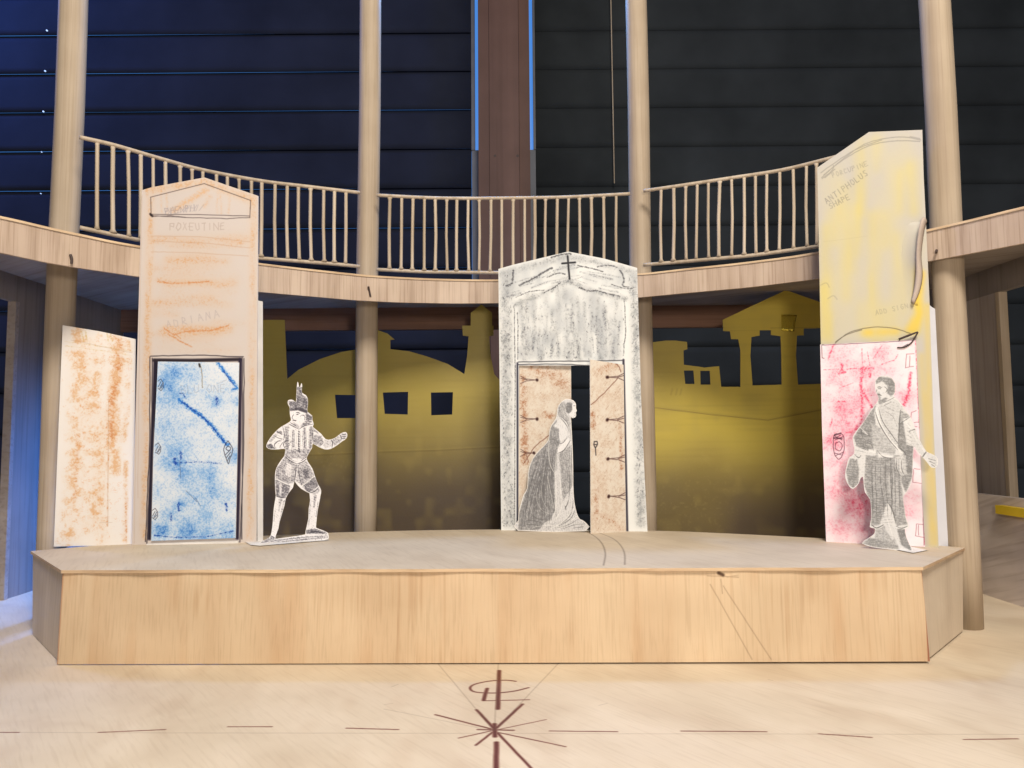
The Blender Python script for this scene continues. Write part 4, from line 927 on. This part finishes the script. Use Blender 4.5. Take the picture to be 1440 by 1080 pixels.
t1 = [([(288, 60), (325, 60), (325, 110), (358, 130), (358, 205), (300, 195), (286, 150)], .62), ([(238, 145), (285, 150), (300, 195), (250, 190)], .62), ([(248, 190), (300, 185), (358, 205), (356, 222), (300, 203), (250, 208)], .85),
      ([(258, 210), (300, 205), (345, 225), (340, 262), (300, 285), (265, 262)], .08), ([(262, 262), (276, 280), (296, 290), (310, 305), (325, 285), (345, 262), (350, 240), (362, 230), (384, 240), (388, 265), (370, 285), (330, 300), (300, 310), (270, 292)], .42), ([(345, 222), (384, 238), (384, 260), (350, 262)], .7),
      ([(218, 300), (240, 300), (240, 460), (222, 460)], .45), ([(262, 320), (276, 325), (276, 430), (262, 430)], .42), ([(330, 310), (345, 305), (348, 440), (332, 440)], .48), ([(368, 300), (386, 300), (382, 430), (366, 450)], .5), ([(222, 440), (380, 440), (355, 495), (215, 495)], .42),
      ([(120, 385), (160, 345), (175, 350), (130, 400)], .4), ([(106, 412), (135, 405), (160, 438), (112, 432)], .6), ([(165, 325), (200, 330), (205, 345), (172, 342)], .6),
      ([(390, 312), (420, 335), (425, 350), (396, 330)], .5), ([(396, 350), (440, 360), (455, 400), (430, 425), (390, 400)], .5), ([(455, 380), (500, 385), (505, 420), (460, 438)], .3), ([(500, 385), (545, 360), (560, 395), (520, 420)], .4), ([(545, 345), (590, 340), (592, 375), (560, 388)], .25),
      ([(165, 560), (215, 490), (290, 530), (280, 640), (240, 650), (160, 620)], .42), ([(230, 520), (262, 530), (250, 610), (220, 600)], .15), ([(296, 535), (350, 510), (398, 600), (325, 662), (285, 635)], .38), ([(325, 560), (360, 560), (365, 610), (335, 615)], .6),
      ([(160, 622), (250, 660), (245, 700), (222, 735), (164, 722)], .58), ([(185, 640), (200, 645), (198, 725), (186, 722)], .25), ([(325, 660), (400, 605), (425, 660), (372, 705), (350, 695)], .6), ([(370, 700), (420, 665), (438, 690), (400, 720)], .3),
      ([(180, 740), (205, 735), (180, 830)], .45), ([(205, 760), (220, 745), (190, 880), (180, 915)], .38), ([(395, 720), (412, 720), (400, 790), (392, 800)], .5), ([(365, 760), (378, 760), (368, 900), (355, 920)], .3),
      ([(65, 1010), (130, 970), (158, 975), (150, 990), (90, 1015)], .5), ([(348, 930), (400, 922), (470, 945), (460, 955), (350, 952)], .65), ([(160, 985), (480, 958), (482, 984), (75, 1018)], .3)]
i1 = [([(285, 218), (298, 216), (310, 222)], 5, 1), ([(292, 228), (300, 226)], 6, 1), ([(272, 226), (262, 248), (270, 256)], 4, 1), ([(268, 262), (284, 266)], 6, 1), ([(310, 240), (325, 232), (340, 240), (338, 262)], 5, .8), ([(240, 285), (270, 300), (304, 318)], 5, 1), ([(304, 318), (340, 296), (392, 286)], 5, 1), ([(248, 275), (268, 288), (290, 300)], 4, .8), ([(330, 288), (372, 280)], 4, .8), ([(356, 268), (380, 274)], 4, .8),
      ([(304, 318), (303, 400), (306, 455)], 3, .8), ([(215, 480), (250, 508), (290, 528)], 5, 1), ([(355, 495), (320, 520), (290, 528)], 5, 1), ([(218, 470), (255, 500), (285, 515)], 3, .9), ([(352, 485), (318, 508)], 3, .9), ([(290, 528), (284, 580), (278, 632)], 5, 1), ([(296, 532), (306, 600), (322, 660)], 4, .9),
      ([(218, 436), (210, 410), (222, 392), (250, 382)], 5, 1), ([(232, 412), (250, 400), (258, 388)], 4, 1), ([(215, 425), (240, 418), (252, 408)], 4, 1), ([(160, 432), (155, 410), (175, 392), (200, 382)], 5, .9), ([(186, 430), (200, 405), (222, 385)], 4, .9), ([(205, 300), (215, 350), (210, 385)], 5, .9), ([(150, 355), (180, 372), (205, 375)], 4, .8), ([(170, 330), (200, 350)], 4, .9),
      ([(390, 305), (388, 350), (390, 405)], 5, 1), ([(500, 382), (508, 400), (505, 432)], 5, 1), ([(552, 352), (562, 368), (558, 388)], 5, .9), ([(565, 345), (580, 350), (592, 348)], 4, 1), ([(566, 362), (582, 362), (594, 358)], 4, 1), ([(568, 375), (585, 373)], 4, 1), ([(110, 425), (135, 432), (170, 432)], 4, .8),
      ([(160, 722), (190, 732), (222, 735)], 6, 1), ([(372, 705), (400, 695), (425, 672)], 5, 1), ([(160, 800), (152, 880)], 3, .7), ([(420, 760), (408, 850)], 3, .7), ([(130, 965), (150, 975)], 5, 1), ([(350, 950), (400, 940), (475, 952)], 5, 1), ([(80, 1005), (200, 990), (330, 975), (478, 968)], 4, .7), ([(150, 1006), (300, 992), (480, 975)], 4, .7)]
for yy in range(330, 460, 15): i1.append(([(303, yy), (305, yy+4)], 7, 1))
for k in range(12): i1.append(([(228+k*12.5, 325+rng.uniform(-5, 5)), (226+k*12.5, 390), (224+k*12, 462)], 3, .45))
for k in range(9): i1.append(([(172+k*11, 540+k*4), (168+k*11, 600), (176+k*8, 640)], 3, .4)); i1.append(([(305+k*10, 545), (310+k*10, 590), (325+k*8, 640)], 3, .4))
w1 = [([(162, 612), (200, 640), (248, 658)], 5, .9), ([(292, 640), (322, 662), (396, 605)], 5, .9), ([(264, 540), (250, 640)], 4, .7), ([(250, 320), (250, 450)], 7, .7), ([(290, 330), (290, 440)], 7, .7), ([(355, 310), (357, 420)], 7, .6), ([(318, 340), (320, 450)], 5, .6), ([(160, 800), (150, 900)], 4, .5), ([(330, 400), (360, 330)], 3, .3), ([(300, 60), (298, 120)], 4, .5), ([(320, 110), (324, 170)], 4, .5)]
f1, fx1 = figure(bM, out1, [hole1], (350, 530), 4.32, 95, t1, w1, i1, (.93, .925, .935), (.15, .14, .18), 'paper_figure', 'hatman', T0=.10, period=.11, ang=1.1, flat=.55, kk=2.0)
tag(f1, 'black and white cutout of a striding man in a feathered hat, arms out', 'paper figure', 'engraved paper figures on the stage')
# flat ground flap
fp = [(345, 762), (372, 760), (400, 758), (462, 755.5), (462, 759.5), (400, 764.5), (365, 767.5), (352, 766)]
V = [PZ(x, y, STAGE_Z+.012) for x, y in fp]+[PZ(x, y, STAGE_Z+.035) for x, y in fp]; n = len(fp)
link('foot_flap', V, [tuple(range(n)), tuple(reversed(range(n, 2*n)))]+[(i, i+n, (i+1) % n+n, (i+1) % n) for i in range(n)], M['paper'], f1)

# veiled woman
wa, wb = PZ(728, 747.3, STAGE_Z), PZ(823, 748.6, STAGE_Z)
bV = Board(wa, wb)
out2 = [(690, 103), (720, 114), (736, 138), (736, 165), (742, 184), (735, 198), (738, 216), (729, 231), (712, 235), (699, 230), (703, 260), (707, 320), (711, 400), (715, 500), (717, 600), (718, 700), (722, 780), (730, 840), (745, 900), (765, 934), (799, 952), (800, 1016), (335, 1012), (339, 940), (342, 880), (360, 812), (376, 760), (400, 718), (405, 620), (420, 552), (460, 482), (510, 430), (546, 385), (552, 330), (568, 282), (598, 236), (605, 200), (608, 170), (622, 138), (648, 114), (668, 104)]
t2 = [([(340, 1010), (345, 880), (400, 720), (410, 600), (440, 510), (545, 400), (560, 300), (600, 250), (620, 290), (625, 400), (605, 470), (600, 600), (595, 700), (600, 850), (560, 940), (440, 990)], .66),
      ([(612, 150), (650, 120), (670, 140), (665, 190), (690, 240), (700, 300), (660, 250), (610, 215)], .5), ([(662, 150), (680, 125), (712, 130), (712, 180), (690, 205), (665, 190)], .78), ([(712, 128), (738, 140), (742, 185), (735, 225), (700, 228), (690, 205), (712, 185)], .05),
      ([(580, 290), (620, 240), (660, 265), (680, 320), (675, 360), (640, 400), (620, 380), (618, 310)], .12), ([(600, 300), (618, 310), (620, 380), (600, 390), (585, 350)], .6),
      ([(608, 450), (650, 400), (690, 370), (690, 400), (660, 450), (615, 480)], .04), ([(690, 240), (705, 260), (710, 400), (690, 370), (686, 300)], .35),
      ([(620, 485), (665, 450), (705, 420), (712, 600), (715, 700), (690, 780), (650, 820), (635, 700), (630, 600)], .55), ([(590, 600), (632, 600), (640, 820), (600, 930), (590, 850)], .25),
      ([(640, 820), (715, 700), (730, 850), (765, 935), (700, 940), (600, 950)], .22), ([(600, 950), (700, 930), (798, 955), (798, 1010), (480, 1010)], .3), ([(340, 1008), (345, 900), (430, 920), (520, 960), (480, 1008)], .68)]
i2 = [([(722, 150), (730, 150)], 5, 1), ([(733, 197), (728, 200)], 4, 1), ([(728, 215), (736, 214)], 4, 1), ([(700, 228), (712, 235)], 4, .8), ([(625, 230), (655, 262), (680, 300), (690, 340)], 5, 1), ([(636, 225), (668, 255), (692, 300)], 4, 1), ([(600, 395), (640, 410), (675, 370)], 5, .9), ([(612, 478), (655, 455), (700, 385)], 6, 1), ([(560, 380), (600, 390), (612, 420)], 5, .8),
      ([(705, 420), (706, 560), (708, 700)], 4, .8), ([(690, 600), (694, 700), (686, 780)], 5, .8), ([(660, 860), (675, 835), (685, 800)], 6, 1), ([(668, 870), (664, 845)], 5, 1), ([(690, 800), (694, 700), (690, 620)], 3, .8), ([(720, 800), (700, 900), (640, 960)], 5, .8), ([(735, 860), (700, 930), (620, 980)], 5, .8), ([(755, 930), (690, 970), (600, 995)], 4, .8), ([(795, 965), (720, 975), (650, 1000)], 4, .8), ([(790, 985), (720, 995)], 4, .8), ([(345, 990), (420, 970), (520, 985)], 4, .9), ([(420, 890), (470, 930), (560, 940)], 5, .9), ([(360, 960), (430, 940), (500, 960)], 4, .9), ([(660, 140), (690, 135), (700, 160)], 4, .8), ([(640, 120), (625, 160), (622, 210)], 4, .8)]
rf = random.Random(3)
for k in range(26):
    t = k/25; x0 = 470+t*120+rf.uniform(-8, 8); y0 = 470+rf.uniform(0, 160)-t*60; x1 = 350+t*250+rf.uniform(-15, 15); y1 = 960+rf.uniform(-90, 40)
    i2.append(([(x0, y0), (x0*.6+x1*.4-12, y0*.6+y1*.4), (x0*.25+x1*.75-8, y0*.25+y1*.75), (x1+rf.uniform(-6, 18), y1)], rf.uniform(4, 9), rf.uniform(.25, .6)))
w2 = [([(552, 390), (548, 470), (560, 560), (585, 610)], 4, .95), ([(600, 480), (596, 560), (590, 620)], 4, .95), ([(622, 140), (640, 170), (655, 215), (690, 245)], 4, .6), ([(405, 610), (402, 690), (370, 770), (345, 880)], 4, .85), ([(500, 700), (500, 780), (530, 850), (545, 880)], 3, .7), ([(540, 640), (560, 740), (585, 860)], 4, .7), ([(470, 720), (465, 800), (500, 870), (560, 900)], 3, .7), ([(420, 730), (410, 820), (430, 880)], 3, .7), ([(590, 620), (598, 720), (600, 840), (590, 900)], 6, .6), ([(625, 620), (630, 740), (640, 840), (600, 930)], 6, .6), ([(545, 720), (548, 800), (570, 880)], 3, .6), ([(700, 380), (702, 560), (712, 740)], 4, .8), ([(720, 860), (660, 940), (560, 1000)], 5, .7), ([(745, 910), (690, 955), (620, 1000)], 4, .7), ([(480, 640), (520, 700)], 2, .5), ([(668, 260), (688, 320), (690, 370)], 4, .8), ([(440, 990), (540, 975), (640, 985)], 4, .7), ([(350, 985), (420, 1000)], 3, .6), ([(670, 145), (664, 190), (680, 215)], 3, .8)]
f2, fx2 = figure(bV, out2, [], (660, 540), 4.91, 95, t2, w2, i2, (.90, .90, .905), (.34, .34, .35), 'paper_figure', 'woman', T0=.24, period=.11, ang=.2, edge=.85, flat=.66, kk=1.7)
tag(f2, 'grey paper cutout of a veiled woman in profile before the plank doors', 'paper figure', 'engraved paper figures on the stage')

# man with sash and hat in hand
bH = Board(PZ(1205, 770.5, STAGE_Z), PZ(1290, 775.5, STAGE_Z))
out3 = [(204, 62), (222, 40), (258, 33), (295, 45), (315, 75), (316, 120), (308, 150), (335, 172), (364, 213), (384, 240), (402, 265), (426, 320), (442, 370), (466, 420), (492, 460), (520, 473), (548, 490), (556, 512), (550, 545), (520, 550), (496, 522), (470, 492), (440, 462), (420, 432), (416, 520), (412, 600), (400, 650), (376, 692), (360, 716), (365, 760), (376, 830), (389, 866), (390, 888), (371, 896), (378, 940), (395, 980), (412, 1026), (300, 1012), (200, 1000), (128, 976), (165, 946), (198, 922), (200, 892), (172, 884), (180, 842), (180, 790), (174, 730), (146, 690), (138, 640), (134, 602), (120, 612), (110, 640), (80, 670), (56, 654), (36, 610), (36, 570), (50, 512), (60, 490), (84, 474), (86, 440), (78, 402), (80, 370), (108, 330), (140, 290), (180, 225), (210, 190), (222, 160), (211, 132), (202, 102)]
t3 = [([(204, 62), (225, 38), (295, 45), (316, 80), (316, 130), (290, 150), (270, 130), (272, 90), (240, 62), (212, 82)], .68), ([(205, 82), (245, 68), (270, 95), (268, 130), (250, 160), (225, 165), (208, 120)], .08), ([(210, 130), (228, 128), (235, 170), (260, 155), (272, 160), (262, 182), (225, 195)], .62),
      ([(210, 190), (198, 240), (205, 300), (200, 470), (100, 430), (80, 380), (140, 290)], .62), ([(222, 205), (270, 175), (330, 175), (360, 215), (345, 280), (335, 380), (320, 440), (240, 330)], .22), ([(180, 300), (240, 330), (320, 450), (310, 490), (240, 495), (195, 470)], .38), ([(345, 225), (400, 262), (360, 290), (335, 300)], .5), ([(335, 300), (360, 290), (380, 420), (370, 470), (330, 440)], .68),
      ([(360, 275), (400, 268), (425, 325), (395, 345), (365, 300)], .05), ([(395, 345), (430, 330), (490, 470), (465, 485), (410, 430)], .18), ([(490, 462), (548, 490), (552, 545), (520, 548)], .2),
      ([(380, 420), (418, 430), (412, 600), (376, 690), (352, 640), (345, 500)], .68), ([(150, 480), (340, 480), (350, 640), (362, 720), (375, 840), (385, 870), (325, 880), (300, 800), (275, 740), (250, 800), (230, 870), (180, 880), (180, 780), (140, 640)], .56), ([(180, 500), (240, 490), (250, 620), (220, 760), (190, 700)], .48), ([(270, 590), (320, 590), (345, 800), (320, 830), (290, 740)], .44),
      ([(38, 570), (60, 500), (100, 500), (112, 560), (108, 640), (80, 668), (55, 650)], .62), ([(75, 480), (115, 450), (125, 480), (90, 510)], .15), ([(165, 445), (210, 450), (200, 485), (165, 480)], .1), ([(215, 460), (310, 480), (300, 498), (220, 492)], .12),
      ([(205, 895), (250, 870), (320, 960), (330, 1000), (200, 990)], .40), ([(250, 830), (280, 815), (320, 930), (300, 960), (262, 900)], .15), ([(325, 895), (370, 895), (410, 1025), (350, 985)], .68), ([(130, 975), (170, 945), (260, 960), (330, 985), (340, 1010), (200, 998)], .55), ([(315, 490), (375, 480), (380, 590), (350, 600), (310, 545)], .3)]
i3 = [([(215, 98), (228, 96), (240, 100)], 6, 1), ([(222, 106), (234, 106)], 5, 1), ([(212, 112), (208, 125)], 4, .8), ([(212, 142), (224, 138), (238, 146)], 7, 1), ([(255, 95), (270, 110), (262, 128)], 5, .9), ([(250, 185), (285, 170), (312, 155)], 6, .9), ([(255, 200), (292, 182)], 4, .7), ([(200, 225), (225, 300), (280, 390), (330, 450)], 6, 1), ([(222, 212), (245, 290), (300, 370), (345, 435)], 5, 1), ([(345, 225), (340, 300), (335, 400)], 6, .9), ([(400, 265), (370, 285), (345, 300)], 5, .9), ([(395, 345), (425, 335)], 6, .9), ([(490, 462), (470, 490)], 7, 1), ([(505, 500), (545, 512)], 3.5, 1), ([(510, 515), (542, 530)], 3.5, 1), ([(520, 532), (538, 545)], 3.5, 1), ([(215, 455), (250, 490), (305, 498)], 5, .9), ([(340, 440), (365, 460), (375, 480)], 6, 1), ([(325, 500), (322, 550), (345, 595)], 5, .9), ([(350, 500), (352, 560), (370, 595)], 5, .9), ([(290, 500), (300, 640), (290, 740)], 5, .8), ([(180, 870), (210, 890), (250, 872)], 6, 1), ([(320, 880), (350, 892), (385, 880)], 6, 1), ([(270, 740), (300, 790), (320, 870)], 6, .9), ([(85, 475), (110, 495), (122, 480)], 5, .9), ([(230, 220), (300, 260), (330, 330)], 3, .5), ([(250, 200), (310, 230)], 3, .5), ([(140, 290), (125, 360), (150, 400)], 4, .7), ([(140, 400), (180, 420), (195, 460)], 4, .7)]
for k in range(30):
    y = 505+k*12; a_ = 150+max(0, k-12)*1.5; i3.append(([(a_+rf.uniform(0, 15), y), (a_+60+rf.uniform(-10, 10), y+rf.uniform(4, 10)), (a_+rf.uniform(90, 140), y+rf.uniform(-2, 6))], rf.uniform(3, 5), rf.uniform(.2, .45)))
for k in range(16):
    y = 300+k*22; i3.append(([(385-k*1.0, y), (412-abs(k-6)*2, y+14)], 4, .35)); i3.append(([(95+rf.uniform(-10, 60), 330+k*8), (130+rf.uniform(0, 60), 345+k*8)], 4, .35))
for x in (186, 206, 238, 262, 288, 312, 334): i3.append(([(x, 500), (x+rf.uniform(-8, 8), 620), (x+rf.uniform(-6, 14), 740), (x+rf.uniform(0, 14), 830)], rf.uniform(5, 9), rf.uniform(.3, .55)))
w3 = [([(208, 215), (232, 300), (285, 390), (345, 455)], 7, .85), ([(202, 232), (222, 310), (270, 390), (320, 448)], 3, .5), ([(120, 325), (160, 365)], 6, .7), ([(130, 345), (150, 360)], 4, .6), ([(250, 190), (312, 158)], 5, .9), ([(172, 882), (210, 896), (248, 880)], 5, .8), ([(325, 888), (360, 896), (388, 884)], 5, .8), ([(370, 280), (400, 330), (440, 400), (485, 465)], 8, .4), ([(55, 655), (80, 665), (108, 640)], 6, .8), ([(165, 455), (205, 465)], 8, .7), ([(225, 478), (300, 490)], 8, .6), ([(340, 460), (360, 475), (345, 520), (350, 570)], 6, .6), ([(270, 840), (300, 930)], 6, .6)]
f3, fx3 = figure(bH, out3, [], (1180, 520), 4.0, 95, t3, w3, i3, (.87, .87, .865), (.35, .35, .35), 'paper_figure', 'sashman', T0=.10, period=.11, ang=1.45, edge=.35, flat=.68, kk=1.7)
tag(f3, 'grey paper cutout of a bearded man with a sash before the red door', 'paper figure', 'engraved paper figures on the stage')
fp = [(1272, 767), (1304, 773.5), (1284, 777.5), (1262, 773)]
V = [PZ(x, y, STAGE_Z+.012) for x, y in fp]+[PZ(x, y, STAGE_Z+.035) for x, y in fp]; n = 4
link('foot_flap', V, [tuple(range(n)), tuple(reversed(range(n, 2*n)))]+[(i, i+n, (i+1) % n+n, (i+1) % n) for i in range(n)], M['paper'], f3)

for o in bpy.data.objects:
    if '_o' in o: del o['_o']
